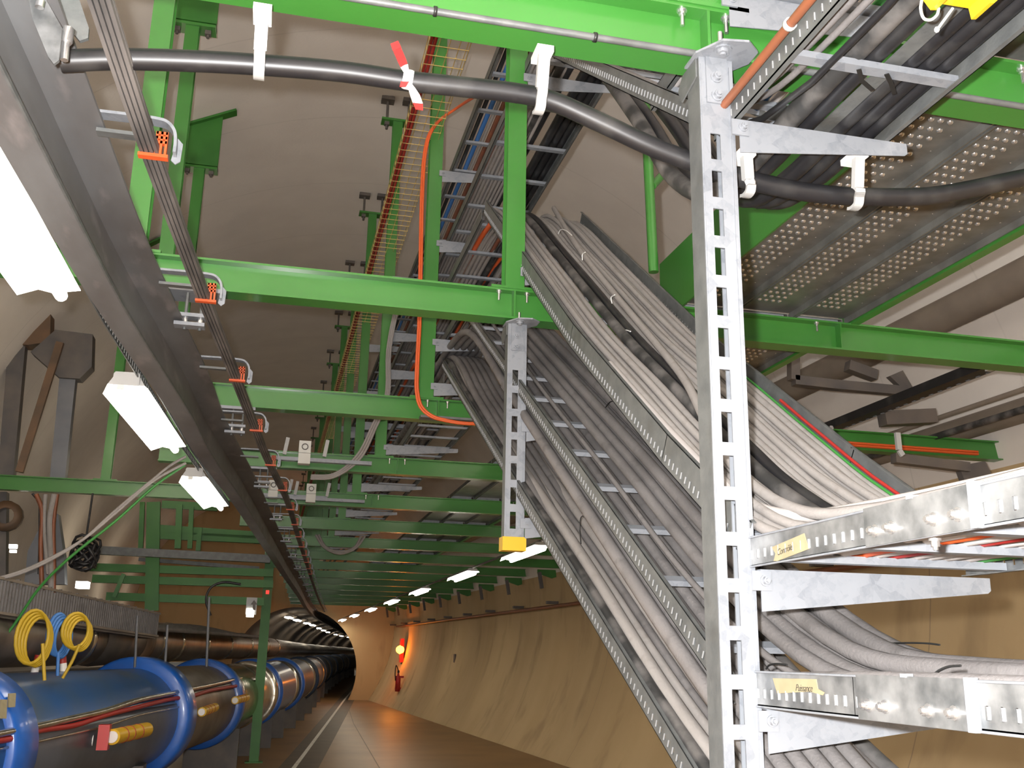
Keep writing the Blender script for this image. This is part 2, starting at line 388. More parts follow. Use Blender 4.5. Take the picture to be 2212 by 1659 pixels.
# conductor rail
BX=[(1.0,-.45),(1.87,-.42),(2.22,-.405),(2.51,-.39),(3.61,-.32),(4.54,-.25),(5.81,-.16),(6.81,-.085),(8.73,.085),(11.63,.27),(16.3,.575),(22,.95),(29.8,1.5),(38,2.15),(48,3.2),(60,4.5)]
def bx(y): return lerp([a for a,b in BX],[b for a,b in BX],y)
bp=catmull([(b,a,0) for a,b in BX],4)
t=thing('conductor_rail','black ribbed conductor rail hung on hooks beside the monorail','rail',(bx(2.3),2.3,2.75))
MB().sweep(bp,[(-.024,2.75),(.024,2.75),(.024,2.758),(-.024,2.758)],up=(0,0,1)).build('carrier','bus',t)
for j in range(4):
    o=-.0185+.0123*j
    MB().sweep([p for p in bp if p.y<30],[(o-.0045,2.738),(o+.0045,2.738),(o+.0045,2.75),(o-.0045,2.75)],up=(0,0,1)).build('conductor_rib','bus',t)
hy=2.5; n=0
while hy<46:
    x=bx(hy); z=2.75; r=.05
    lab = f'{ORD[n]} bent hook from the front holding the conductor rail' if n<20 else 'tiny distant bent hook holding the conductor rail'
    h=thing('rail_hook',lab,'hook',(x,hy,z),'conductor rail hooks')
    xl=mx(hy)+.10; xrr=x+.055; zt=2.835
    pts=[(xl,hy,zt),(xrr-.05,hy,zt),(xrr-.02,hy,zt-.006),(xrr,hy,zt-.028),(xrr+.006,hy,zt-.06),(xrr+.006,hy,2.745)]
    MB().sweep(catmull(pts,4),[(-.004,-.02),(.004,-.02),(.004,.02),(-.004,.02)],up=(0,1,0)).build('hook','galv',h)
    MB().box((xl,hy-.015,zt-.055),(xl+.12,hy+.015,zt-.045)).build('lower_strip','galvd',h)
    if n<14:
        MB().prism([(xrr+.008,hy+.012,2.80),(xrr+.022,hy+.012,2.785),(xrr+.02,hy+.012,2.735),(xrr+.008,hy+.012,2.725),(xrr-.004,hy+.012,2.735)],(0,.004,0)).build('side_plate','galv',h)
        q=MB()
        for zz in (2.772,2.785,2.798): q.box((x+.012,hy-.012,zz-.004),(x+.04,hy+.004,zz+.004))
        for xx in (x+.014,x+.026,x+.038): q.box((xx-.003,hy-.012,2.735),(xx+.003,hy+.004,2.802))
        q.box((x-.028,hy-.014,2.728),(x+.046,hy+.008,2.737)); q.build('clip','orangep',h)
    hy+=1.12; n+=1
# ================================================================ THICK FRONT CABLE
cpx=[(60,134),(130,132),(240,128),(330,129),(460,134),(560,140),(740,155),(880,175),(1000,188),(1100,199),(1180,214),(1300,266),(1400,313),(1500,352),(1600,384),(1700,408),(1780,420),(1860,425),(2000,424),(2100,408),(2212,384),(2300,370)]
cp=[PY(a,b,2.11) for a,b in cpx[1:]]+[V((2.5,2.12,2.86)),V((3.4,2.14,2.93))]
t=MB().tube(catmull(cp,5),.0245,14).build('power_cable','cblack'); tag(t,'thick dusty black cable looping along the front green beam','cable')
def flat_hook(px,py_top,py_bot,lean,label):
    a=PY(px,py_top,1.99); b=PY(px-lean,py_bot,2.06); w=.014
    h=thing('cable_hook',label,'hook',a,'white plastic cable hooks')
    m1=a+(b-a)*.62
    pts=[a,m1,m1+V((.0,-.012,-.005)),b+V((0,-.018,.02)),b+V((0,-.005,0)),b+V((0,.02,-.002))]
    MB().sweep([a+V((0,0,.004)),m1],[(-w,-.007),(w,-.007),(w,.007),(-w,.007)],up=(0,1,0)).build('strap','white',h)
    MB().sweep(catmull([m1,m1+V((0,-.010,-.012)),b+V((0,-.013,.02)),b+V((0,-.007,.004)),b+V((0,.012,0)),b+V((0,.026,.004))],4),[(-.004,-w*.86),(.004,-w*.86),(.004,w*.86),(-.004,w*.86)],up=(1,0,0)).build('cradle','white',h)
    MB().box((a.x-.02,a.y-.012,a.z-.004),(a.x+.02,a.y+.05,a.z+.012)).build('beam_clip','clear',h)
    return h
flat_hook(567,24,160,8,'white cable hook holding the black cable left of the striped tape')
flat_hook(1176,112,236,10,'white cable hook holding the black cable just left of the ramp tray')
flat_hook(1612,335,418,-6,'white cable hook just right of the front slotted post')
flat_hook(1855,338,446,4,'white cable hook below the tip of the upper arm')
# thin conduit under the edge of the front beam
cd=[(PY(a,b,2.0)) for a,b in [(200,-6),(560,42),(900,88),(1200,128),(1480,168),(1530,176)]]
t=thing('conduit','thin grey conduit tied under the front green beam left of the slotted post','conduit',cd[0])
MB().tube([V((-.6,2.0,2.942)),V((1.0,2.0,2.942))],.009,10).build('tube','galvd',t)
for x in (-.42,-.16,.27,.66): MB().lathe((x,2.0,2.942),(1,0,0),[(-.004,.009),(-.004,.012),(.004,.012),(.004,.009)],12).build('cable_tie','black',t)
t=thing('conduit','thin grey conduit tied under the front green beam right of the slotted post','conduit',(1.1,2.0,2.942))
MB().tube([V((1.08,2.0,2.942)),V((2.6,2.0,2.942))],.009,10).build('tube','galvd',t)
MB().lathe((1.95,2.0,2.942),(1,0,0),[(-.004,.009),(-.004,.012),(.004,.012),(.004,.009)],12).build('cable_tie','black',t)
# barrier tape knotted on the cable
t=thing('barrier_tape','red and white barrier tape knotted round the black cable','tape',PY(882,172,2.08))
tp=[(852,90),(858,105),(868,128),(873,140),(882,165),(884,176),(890,190),(897,205),(903,222),(906,236)]
yy=[2.02,2.03,2.05,2.06,2.075,2.075,2.07,2.06,2.05,2.04]
P=[PY(a,b,c) for (a,b),c in zip(tp,yy)]; W=[.011,.012,.012,.011,.004,.004,.009,.012,.012,.009]
def tseg(i0,i1,m):
    mb=MB()
    for i in range(i0,i1):
        d=(P[i+1]-P[i]).normalized(); r=d.cross(V((0,1,0))).normalized(); th=V((0,.0012,0)); k=V((0,.004,0))
        a,b=r*W[i],r*W[i+1]
        mb.hexa([P[i]-a,P[i]+a+k,P[i]+a+k+th,P[i]-a+th,P[i+1]-b,P[i+1]+b+k,P[i+1]+b+k+th,P[i+1]-b+th])
    return mb.build('strip',m,t)
tseg(0,3,'tapered'); tseg(3,8,'tapewhite'); tseg(8,9,'tapered')
MB().lathe(PY(881,172,2.098),(1,-.05,-.1),[(-.012,.0225),(-.006,.024),(.006,.024),(.012,.0225)],14).build('knot','tapewhite',t)
a=PY(884,176,2.07); MB().prism([a,a+V((-.02,-.005,-.006)),a+V((-.022,-.005,-.02)),a+V((-.008,-.002,-.016))],(0,.002,0)).build('loop','tapered',t)
# ================================================================ SLOTTED POSTS
def slotted_post(name_label,x0,x1,y,zt,zb,zs,pitch,sl,sw,sc,depth,head=True,cap=False):
    t=thing('slotted_post',name_label,'post',((x0+x1)/2,y,zb))
    th=.004; mb=MB()
    a,b=sc-sw/2,sc+sw/2
    mb.box((x0,y,zb),(a,y+th,zt)); mb.box((b,y,zb),(x1,y+th,zt))
    z=zs; prev=zt
    while z-sl>zb:
        mb.box((a,y,z),(b,y+th,prev)); prev=z-sl; z-=pitch
    mb.box((a,y,zb),(b,y+th,prev))
    r=.006
    for z0 in ([]):
        pass
    mb.build('web','galv',t)
    MB().box((x0,y+th,zb),(x0+th,y+depth,zt)).build('side_flange','galvd',t)
    MB().box((x1-th,y+th,zb),(x1,y+depth,zt)).build('side_flange','galvd',t)
    MB().box((x0+th,y+depth-.004,zb),(x0+.016,y+depth,zt)).build('lip','galv',t)
    MB().box((x1-.016,y+depth-.004,zb),(x1-th,y+depth,zt)).build('lip','galv',t)
    MB().box((x1-.011,y-.003,zb),(x1-.006,y,zt-.02)).build('rib','galv',t)
    MB().box((x0+.003,y-.002,zb),(x0+.006,y,zt-.02)).build('rib','galv',t)
    if cap: MB().box((x0-.008,y-.008,zb-.05),(x1+.008,y+depth+.006,zb+.008)).build('end_cap','yellow',t)
    if head:
        xc=(x0+x1)/2
        hp_=MB().prism([(x0-.012,y-.01,zt),(x0+.03,y-.075,zt),(x1+.005,y-.085,zt),(x1+.045,y-.05,zt),(x1+.045,y+.0,zt),(x1+.01,y+.05,zt),(x0-.012,y+.06,zt)],(0,0,.006)).build('head_plate','galv',t)
        tg_=MB().box((x0+.016,y-.005,zt-.125),(x1-.016,y-.0005,zt)).build('tongue','galv',t)
        MB().prism([(x0-.001,y+.01,zt),(x0-.001,y+.09,zt),(x0-.001,y+.12,zt-.03),(x0-.001,y+.10,zt-.07),(x0-.001,y+.01,zt-.05)],(-.004,0,0)).build('side_ear','galvd',t)
        q=MB(); bolt(q,(xc,y-.042,zt),(0,0,-1),.013,.012); q.build('bolt','galv',hp_)
        for dz in (.055,.105):
            q=MB(); bolt(q,(xc-.002,y-.005,zt-dz),(0,-1,0),.009,.012); q.build('bolt','galv',tg_)
        MB().cyl((xc,y-.03,zt+.006),(xc,y-.03,ZB+.03),.006,8).build('threaded_stud','chrome',t)
    return t
slotted_post('tall white slotted steel post in the right foreground',.922,1.010,1.985,2.925,0.,PY(1536,287,1.985).z,.0985,.069,.026,.958,.072)
slotted_post('short slotted steel post with yellow end cap under the second beam',.948,1.035,4.13,2.935,1.975,2.72,.105,.072,.026,.985,.055,cap=True)
def arm(x0,x1,y,zt,label,group,h0=.088,h1=.034,m='galv',th=.03,detail=True):
    t=thing('cantilever_arm',label,'bracket',(x0,y,zt),group)
    MB().prism([(x0,y,zt),(x1,y,zt),(x1,y,zt-h1+.006),(x1-.008,y,zt-h1),(x0,y,zt-h0)],(0,.003,0)).build('web',m,t)
    MB().box((x0,y+.003,zt-.003),(x1,y+th,zt)).build('top_flange',m,t)
    if detail:
        cl_=MB().box((x0-.022,y-.006,zt-.045),(x0+.022,y-.0005,zt-.004)).build('clip_plate',m,t)
        q=MB(); bolt(q,(x0+.006,y-.006,zt-.024),(0,-1,0),.007,.01); q.build('bolt',m,cl_)
    return t
arm(1.012,1.468,1.965,2.755,'upper cantilever arm of the front post carrying the black cable tray','arms of the front slotted post')
arm(1.012,1.575,1.965,1.685,'middle cantilever arm of the front post under the tray with red cables','arms of the front slotted post')
arm(1.012,1.45,1.965,1.403,'lower cantilever arm of the front post under the thick grey cables','arms of the front slotted post')
arm(1.012,1.45,1.965,1.115,'lowest cantilever arm at the foot of the front post','arms of the front slotted post')
arm(1.036,1.30,4.12,2.485,'upper arm of the yellow capped post','arms of the yellow capped post',m='galv')
arm(1.036,1.42,4.12,2.065,'lower arm of the yellow capped post','arms of the yellow capped post',m='galv')
LV=[('lowest',3.2),('second lowest',3.5),('middle',3.86),('second highest',4.2),('highest',4.72)]
for k in range(1,9):
    for nm,z in LV:
        if k==1 and nm in('lowest','second lowest','middle'):
            if nm=='middle': arm(1.015,1.3,BY[1]-.05,3.2,'arm on the big post above the second beam carrying the top sloping tray','arms above the second beam')
            continue
        x=HX.get(k,.80)+.045
        arm(x,1.58 if nm=='middle' else 1.48,BY[k]-.05,z-.003,f'{nm} cantilever arm on the post above the {ORD[k]} cross beam',f'tray arms above the {ORD[k]} beam',detail=k<4)
arm(1.02,1.49,BY[0]-.055,3.142,'galvanised arm above the front beam at the top edge','arms above the front beam',h0=.10,h1=.06)
# ================================================================ CABLE LADDERS
def ladder(label,segs,x0=1.0,x1=1.42,h=.06,slot=(True,True),pitch=.3,m='galvd',mr='galv',rung0=.1,rmax=99,ymax=99,name='cable_ladder',slotspan=None):
    a0=segs[0]; t=thing(name,label,'cable tray',((x0+x1)/2,a0[0],a0[1]))
    for side,x in ((0,x0),(1,x1)):
        sg=1 if side==0 else -1; mb=MB(); slot_glints=[]
        for i,(p,q) in enumerate(zip(segs[:-1],segs[1:])):
            A=V((x,p[0],p[1])); B=V((x,q[0],q[1])); d=(B-A); Ln=d.length; d.normalize(); u=V((1,0,0)).cross(d)
            if u.z<0: u=-u
            th=.0025; e=.001
            def strip(s0,s1,h0,h1,t0=0,t1=th):
                a=A+d*s0; b=A+d*s1; nx=V((sg,0,0))
                mb.hexa([a+u*h0+nx*t0,a+u*h0+nx*t1,a+u*h1+nx*t1,a+u*h1+nx*t0,b+u*h0+nx*t0,b+u*h0+nx*t1,b+u*h1+nx*t1,b+u*h1+nx*t0])
            strip(-e,Ln+e,0,th,0,.015); strip(-e,Ln+e,h-th,h,0,.012)
            if slot[side] is True or (slot[side] and i in slot[side]):
                strip(-e,Ln+e,0,.014); strip(-e,Ln+e,.034,h)
                s=.004; pp=.03; sw=.007
                prev=-e
                while s+sw<Ln:
                    strip(prev,s,.014,.034); slot_glints.append((s,u,A,d,sg)); prev=s+sw; s+=pp
                strip(prev,Ln+e,.014,.034)
            else: strip(-e,Ln+e,0,h)
        n0=len(mb.f)
        for s_,u_,A_,d_,g_ in slot_glints:  # small pale strips beside each slot stand in for its glint
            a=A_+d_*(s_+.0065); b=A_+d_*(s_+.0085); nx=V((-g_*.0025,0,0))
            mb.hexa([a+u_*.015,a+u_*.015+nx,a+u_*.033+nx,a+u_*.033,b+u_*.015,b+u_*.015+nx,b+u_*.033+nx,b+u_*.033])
        mb.build('side_rail',m,t,m2='lip' if slot_glints else None,n2=n0)
    # rungs
    n=0; s=rung0
    for p,q in zip(segs[:-1],segs[1:]):
        A=V((0,p[0],p[1])); B=V((0,q[0],q[1])); d=B-A; Ln=d.length; d.normalize(); u=V((1,0,0)).cross(d)
        if u.z<0: u=-u
        while s<Ln and n<rmax:
            c=A+d*s
            if c.y<ymax:
                MB().bar(c+V((x0+.003,0,0))+u*.012,c+V((x1-.003,0,0))+u*.012,.03,.016,up=u).build('rung',mr,t); n+=1
            s+=pitch
        s-=Ln
    return t
R1=[(2.02,1.715),(2.48,2.005),(3.35,2.60),(5.02,3.865)]; 
ramp_top=ladder('top sloping ladder tray full of light grey cables',R1,x1=1.56,h=.085,slot=(True,True),pitch=.3)
ramp_mid=ladder('middle sloping ladder tray with wide rungs and thick grey cables',[(2.12,1.405),(5.62,3.5)],pitch=.34,rung0=.22)
ramp_low=ladder('lowest sloping ladder tray in front of the cream wall',[(2.0,1.01),(6.3,3.33)],pitch=.36)
ramp_up=ladder('short steep ladder tray behind the top of the front post',[(2.08,2.77),(3.9,4.2)],slot=(True,False),pitch=.3)
# horizontal trays towards and past the camera
t1=ladder('tray with taped handwritten label and red cables underneath, upper of two on the right',[(2.02,1.692),(1.52,1.692),(.55,1.692)],x1=1.56,slot=((0,1),True),pitch=.27,m='galvs',mr='galv',rung0=.12,h=.062)
t2=ladder('lower tray with taped handwritten label and thick grey cables on the right',[(2.02,1.408),(1.62,1.408),(.55,1.408)],slot=((0,1),True),pitch=.3,m='galvs',h=.068)
t3=ladder('tray below the lower arm at the bottom edge of the view',[(2.0,1.115),(.9,1.115)],pitch=.3)
for t,ya,yb,z,h in ((t1,1.25,1.54,1.69,.066),(t2,1.30,1.60,1.405,.073)):
    sp_=MB().box((.9935,ya,z),(.999,yb,z+h)).build('splice_plate','galvs',t)
    for zz in (z+.001,z+h-.003): MB().tube([(.9985,.55,zz),(.9985,2.02,zz)],.0022,8).build('added_rail_bead','galv',t)  # beads added so the tray rail edges catch light
    MB().box((.9885,ya-.003,z-.001),(1.002,ya+.012,z+h+.002)).build('splice_lip','galv',t)
    MB().box((.992,(ya+yb)/2+.005,z+h-.002),(1.006,(ya+yb)/2+.02,z+h+.004)).build('splice_tab','galv',t)
    for f in (.12,.28,.66,.86):
        q=MB(); bolt(q,(.9935,yb+(ya-yb)*f,z+.024),(-1,0,0),.0065,.016); q.build('bolt','chrome',sp_)
q=MB(); bolt(q,(1.01,1.375,1.688),(0,0,-1),.006,.012); q.build('bolt','chrome',t1)
# masking tape notes
def note(label,px,x,txt,size,rot,tl):
    P4=[PX(a,b,x) for a,b in px]; c=sum(P4,V((0,0,0)))/len(P4)
    t=thing('tape_label',label,'label',c)
    MB().prism(P4,(-.0012,0,0)).build('tape','tape',t)
    cu=bpy.data.curves.new('handwriting','FONT'); cu.body=txt; cu.size=size; cu.shear=.35; cu.space_character=.9; cu.align_x='CENTER'; cu.align_y='CENTER'; cu.extrude=.0002; cu.offset=-.0002
    cu.materials.append(M['ink'])
    o_=bpy.data.objects.new('handwriting',cu); COL.objects.link(o_); bpy.context.view_layer.update(); me=bpy.data.meshes.new_from_object(o_.evaluated_get(bpy.context.evaluated_depsgraph_get())); bpy.data.objects.remove(o_); o=bpy.data.objects.new('handwriting',me); COL.objects.link(o); o.parent=t
    # text plane faces -X, reading direction -Y
    e=(P4[1]-P4[0]).normalized(); e=V((0,e.y,e.z)).normalized(); nrm=V((-1,0,0)); up=nrm.cross(e)
    m=Matrix(((e.x,up.x,nrm.x,-.0018),(e.y,up.y,nrm.y,tl[0]),(e.z,up.z,nrm.z,tl[1]),(0,0,0,1))); o.matrix_local=m
    return t
note('beige masking tape note with handwriting on the upper right tray',[(1668,1182),(1738,1152),(1748,1186),(1680,1212),(1672,1212),(1676,1196)],.9995,'Contrôle',.0185,0,(0,.002))
note('torn beige masking tape note with handwriting on the lower right tray',[(1670,1465),(1764,1467),(1768,1488),(1782,1496),(1778,1502),(1750,1494),(1680,1498)],.9995,'Puissance',.0185,0,(.004,.0))
# upper tray over the front arm, running past the camera
ux=ladder('ladder tray with thick black cables passing above the front post arm',[(2.08,2.755),(.6,2.755)],slot=(True,False),pitch=.42,rung0=.37,m='galvd',mr='galv',h=.06)
for nm,z,y0 in (('lowest',3.2,6.2),('second lowest',3.5,5.62),('middle',3.865,5.08),('second highest',4.2,3.9),('highest',4.72,2.0)):
    ladder(f'{nm} level cable ladder running far along the vault',[(y0,z),(33.5,z)],x1=1.56 if nm=='middle' else 1.42,slot=(False,False),pitch=.41,rung0=.1,m='galvd',mr='galv',ymax=19,rmax=36)
ladder('cable ladder with white and blue cables at the top edge above the front beam',[(.4,3.145),(2.6,3.145)],x0=1.04,x1=1.50,slot=(False,False),pitch=.5,rung0=.6)
# ================================================================ CABLES
def cable(label,group,pts,r,m,seg=8,n=5,name='cable'):
    o=MB().tube(catmull(pts,n),r,seg).build(name,m); return tag(o,label,'cable',group)
def ramp_path(P,Q,x,o,yn=.6,yf=33,zn=None,ylow=None):
    s=(Q[1]-P[1])/(Q[0]-P[0]); c=1/math.sqrt(1+s*s); oz=o/c
    L=lambda y:P[1]+s*(y-P[0])+oz
    zn=P[1] if zn is None else zn; j=lambda a:random.uniform(-a,a)
    pts=[]
    if yn is not None: pts+=[(x,yn,zn+o),(x+j(.003),P[0]-.45,zn+o),(x+j(.004),P[0]-.1,zn+o+.035)]
    else: pts+=[(x,P[0]+.02,L(P[0]+.02))]
    for f in (.12,.32,.52,.70,.86): y=P[0]+(Q[0]-P[0])*f; pts.append((x+j(.004),y,L(y)+abs(j(.004))))
    pts+=[(x+j(.004),Q[0]-.02,Q[1]+o+.012),(x,Q[0]+.4,Q[1]+o),(x+j(.01),Q[0]+2,Q[1]+o),(x,yf,Q[1]+o)]
    return pts
g='light grey cables on the top sloping tray'
def top_path(x,o,yf,yn=.6):
    j=lambda a:random.uniform(-a,a); o2=o*1.24
    pts=[(x,yn,1.692+o),(x+j(.003),1.6,1.692+o),(x+j(.003),1.9,1.715+o)]
    for y,z in [(2.25,1.86),(2.48,2.005),(2.9,2.292),(3.35,2.60),(3.9,3.017),(4.4,3.395),(4.85,3.736)]: pts.append((x+j(.004),y,z+o2+abs(j(.003))))
    return pts+[(x,5.1,3.875+o),(x,5.4,3.865+o),(x+j(.01),7,3.865+o),(x,yf,3.865+o)]
xs=[1.03+.0285*i for i in range(6)]+[1.300+.0283*i for i in range(9)]
for i,x in enumerate(xs):
    r=.0132+random.uniform(-.0012,.0012)
    cable('dusty light grey cable lying in the row along the top sloping tray',g,top_path(x,.022+r,26),r,'cgrey',8)
for i,x in enumerate((1.06,1.12,1.36,1.43)):
    r=.0115
    cable('dusty light grey cable in the upper layer on the top sloping tray',g,top_path(x,.022+.036,9),r,'cgrey',8)
cable('thick black cable left of centre on the top sloping tray',None,top_path(1.213,.045,12),.02,'cmott',10)
cable('second thick black cable right of centre on the top sloping tray',None,top_path(1.257,.048,12),.018,'cblack',10)
cable('single light grey cable crossing over the black cables on the top sloping tray',None,[(1.40,5.0,3.95),(1.33,4.3,3.41),(1.30,3.6,2.88),(1.27,3.1,2.52),(1.22,2.8,2.33),(1.15,2.5,2.12),(1.11,2.25,1.95),(1.10,2.0,1.83),(1.10,1.8,1.785),(1.10,.7,1.78)],.0135,'cgrey')
cable('pale thick cable curving from behind the front post into the upper right tray',None,[(1.035,3.0,2.43),(1.04,2.5,2.09),(1.05,2.25,1.93),(1.07,2.08,1.835),(1.10,1.95,1.80),(1.13,1.7,1.79),(1.15,.7,1.785)],.0145,'cwhite',12)
cable('thin red cable along the right edge of the top sloping tray',None,[(1.53,.7,1.765),(1.53,1.9,1.765),(1.535,2.25,1.93),(1.54,2.6,2.16),(1.54,2.8,2.30)],.005,'cred')
cable('thin green cable along the right edge of the top sloping tray',None,[(1.515,.7,1.76),(1.515,1.9,1.762),(1.52,2.25,1.925),(1.525,2.6,2.152),(1.53,3.0,2.425),(1.525,3.3,2.62)],.004,'cgreen')
g='dusty thick cables on the middle sloping tray'
RA,RB=(2.12,1.405),(5.62,3.5)
for i,(x,r) in enumerate([(1.18,.019),(1.222,.021),(1.266,.021),(1.31,.022),(1.352,.02),(1.39,.018)]):
    cable('thick dusty grey cable lying in the bundle along the middle sloping tray',g,ramp_path(RA,RB,x,.022+r,yf=20),r,'cdark',10)
for i,(x,r) in enumerate([(1.245,.02),(1.33,.022),(1.375,.019)]):
    cable('thick dusty grey cable on top of the bundle along the middle sloping tray',g,ramp_path(RA,RB,x,.022+.042+r*.9,yf=9),r,'cdark',10)
cable('thin grey cable crossing the bare rungs of the middle sloping tray',None,ramp_path(RA,RB,1.105,.032,yn=1.3,yf=7),.0085,'cdark')
cable('grey cable tied along the near side of the lower right tray',None,[(1.04,2.1,1.46),(1.04,1.95,1.46),(1.035,1.6,1.468),(1.035,.7,1.468)],.0165,'cdark',10)
for i in range(6):
    x=1.03+.045*i; r=.021
    cable('dusty grey cable slung beneath the rungs of the middle sloping tray','cables under the middle sloping tray',[(x,1.75,1.13),(x,2.25,1.40),(x,2.6,1.60),(x,3.4,2.08),(x,4.4,2.68),(x,5.5,3.33),(x,6.0,3.44),(x,8,3.44)],r,'cdark',8)
g='dusty cables on the lowest sloping tray'
RA,RB=(2.0,1.01),(6.3,3.33)
for i,(x,r,m) in enumerate([(1.035,.017,'cmott'),(1.075,.022,'cgrey'),(1.118,.016,'cgrey'),(1.15,.014,'cdark'),(1.185,.02,'cgrey')]):
    lb=['mottled black cable beside the left rail of the lowest sloping tray','thick pale grey cable next to the mottled one on the lowest sloping tray','medium grey cable third from the left rail of the lowest sloping tray','thin dark cable fourth from the left rail of the lowest sloping tray','pale grey cable at the right of the bundle on the lowest sloping tray'][i]
    cable(lb,g,ramp_path(RA,RB,x,.022+r,yn=.9,yf=18),r,m,10)
for i in range(5):
    x=1.06+.04*i
    cable('dusty dark grey cable piled on the upper half of the lowest sloping tray',g,[(x+.02,3.3,1.66),(x,3.9,2.07),(x,4.6,2.47),(x,5.4,2.92),(x,6.2,3.38),(x,6.8,3.41),(x,14,3.41)],.021,'cdark',8)
for i,(x,m) in enumerate([(1.28,'cdark'),(1.33,'cdark'),(1.38,'cmott')]):
    cable(['grey cable at the bottom edge dropping behind the front post','thick grey cable beside the mottled one at the bottom edge','mottled black cable at the bottom edge right of the front post'][i],None,[(x,.9,1.16),(x,1.6,1.165),(x,1.9,1.19),(x,2.2,1.30),(x,3.0,1.72),(x,4.0,2.28)],.022,m,10)
# short steep ramp and the high tray
RA,RB=(2.08,2.77),(3.9,4.2)
for i,(x,r,m,lb) in enumerate([(1.03,.011,'cbrown','brown cable along the left rail of the short steep tray'),(1.065,.010,'cdark','thin grey cable second from the left on the short steep tray'),(1.10,.008,'cdark','thinner grey cable third from the left on the short steep tray')]):
    cable(lb,'cables on the short steep tray',ramp_path(RA,RB,x,.03+r,yf=8),r,m)
for i in range(9):
    x=1.015+.0225*i
    cable('pale cable in the left half of the second highest cable ladder','pale cables on the second highest ladder',[(x,4.0,4.24),(x,6,4.235),(x+.004,12,4.235),(x,26,4.235)],.0105,'cgrey',6)
for i,(x,m,r) in enumerate([(1.06,'corange',.016),(1.10,'cgrey',.012),(1.13,'cgrey',.012),(1.17,'cbrown',.013),(1.21,'cblack',.016),(1.25,'corange',.013),(1.29,'cgrey',.013),(1.34,'cblack',.016)]):
    cable(['orange cable on the middle level ladder, leftmost of that ladder','pale cable next to the leftmost orange one on the middle level ladder','pale cable beside the brown one on the middle level ladder','brown cable on the middle level ladder','black cable between brown and orange on the middle level ladder','orange cable right of a black one on the middle level ladder','pale cable right of centre on the middle level ladder','black cable at the right of the middle level ladder'][i],'cables on the middle level ladder',[(x,5.0,3.84),(x,5.4,3.893),(x,9,3.893),(x+.01,26,3.893)],r,m)
for i,(x,m,r) in enumerate([(1.02,'cdark',.016),(1.055,'cblack',.014),(1.095,'cblue',.016),(1.13,'cgrey',.012),(1.165,'cbrown',.016)]):
    cable(['dark grey cable on the highest ladder, leftmost there','black cable second from the left on the highest ladder','blue cable on the highest ladder','pale cable between blue and brown on the highest ladder','brown cable on the highest ladder'][i],'cables on the highest ladder',[(x,1.6,4.76),(x,6,4.755),(x,26,4.755)],r,m)
# cables of the tray passing above the front arm
for i,(x,r,m,lb) in enumerate([(1.30,.024,'cblack','thick black cable right of the flat grey strip on the upper front tray'),(1.345,.022,'cblack','thick black cable second from the right rail of the upper front tray'),(1.385,.02,'cblack','black cable against the right rail of the upper front tray'),(1.165,.027,'cmott','big scuffed black cable left of the grey strip on the upper front tray'),(1.215,.022,'cblack','black cable touching the grey strip on the upper front tray'),(1.095,.008,'cblack','single thin black cable near the left rail of the upper front tray')]):
    cable(lb,'cables on the upper front tray',[(x,.55,2.80),(x,1.3,2.80),(x,1.95,2.795),(x-.005,2.2,2.775),(x-.02,2.42,2.79),(x-.03,2.65,2.95),(x-.02,3.0,3.36),(x,3.6,3.98),(x,3.95,4.22),(x,4.4,4.25),(x,24,4.25)] if r>.01 else [(x,.55,2.79),(x,2.0,2.79),(x,2.4,3.05),(x,3.4,3.85)],r,m,12)
t=MB().box((1.238,.55,2.781),(1.277,2.10,2.785)).build('cable_cover','galvd'); tag(t,'flat grey metal strip between the black cables of the upper front tray','cover strip')
cable('rusty orange conduit running along the left rail of the upper front tray',None,[(.985,2.06,2.80),(.983,1.6,2.805),(.983,.6,2.805)],.0105,'copper',10,name='conduit')
t=MB().lathe((.983,1.66,2.805),(0,1,0),[(-.006,.0115),(-.006,.0145),(.006,.0145),(.006,.0115)],14).build('pipe_clip','clear'); tag(t,'translucent clip round the rusty orange conduit','clip')
t=thing('end_protector','yellow plastic end cap over the black cables at the top right corner','cap',PY(2070,10,1.35))
c=[(1988,-40),(1995,2),(2010,22),(2022,22),(2030,8),(2092,18),(2098,42),(2108,42),(2145,8),(2150,-40)]
MB().prism([PY(a,b,1.36) for a,b in c],(0,-.05,0)).build('cap','yellow',t)
tag(MB().tube(catmull([PY(a,b,1.36) for a,b in [(1992,-5),(1989,20),(1996,40),(2010,43),(2024,32),(2028,18)]],5),.0028,6).build('cable_tie','clear'),'looped white tie hanging beside the yellow cap','cable tie')
t=thing('cable_tie','straight white tie tail hanging below the yellow cap','cable tie',PY(2040,45,1.36))
MB().tube([PY(2058,18,1.36),PY(2026,62,1.37)],.003,6).build('strap','white',t)
MB().dome(PY(2024,64,1.37),(0,-1,-.5),.006).build('head','white',t)
for nm,l in (('black tie crossing the upper front tray rung','a'),('second black tie wrapped on the upper front tray rung','b')):
    q=[(1855,150),(1862,175),(1885,195)] if l=='a' else [(1915,160),(1925,180),(1932,203)]
    z=[PZ(a,b,2.748) for a,b in q]
    tag(MB().sweep(z,[(-.005,-.001),(.005,-.001),(.005,.001),(-.005,.001)],up=(0,0,1)).build('cable_tie','black'),nm,'cable tie')
for i in range(11):
    x=1.075+.037*i; m=['cwhite','cwhite','cwhite','cwhite','cwhite','cwhite','cblue','cwhite','cblue','cwhite','cgreen'][i]
    cable({'cwhite':'pale cable in the tray above the front beam at the top edge','cblue':['','','','','','','blue cable nearer the post in the tray above the front beam','','blue cable farther from the post in the tray above the front beam'][i] if m=='cblue' else '','cgreen':'green cable at the far side of the tray above the front beam'}[m],'cables in the tray above the front beam',[(x,.4,3.18),(x,1.5,3.18),(x+.004,2.55,3.18)],.0125,m,8)
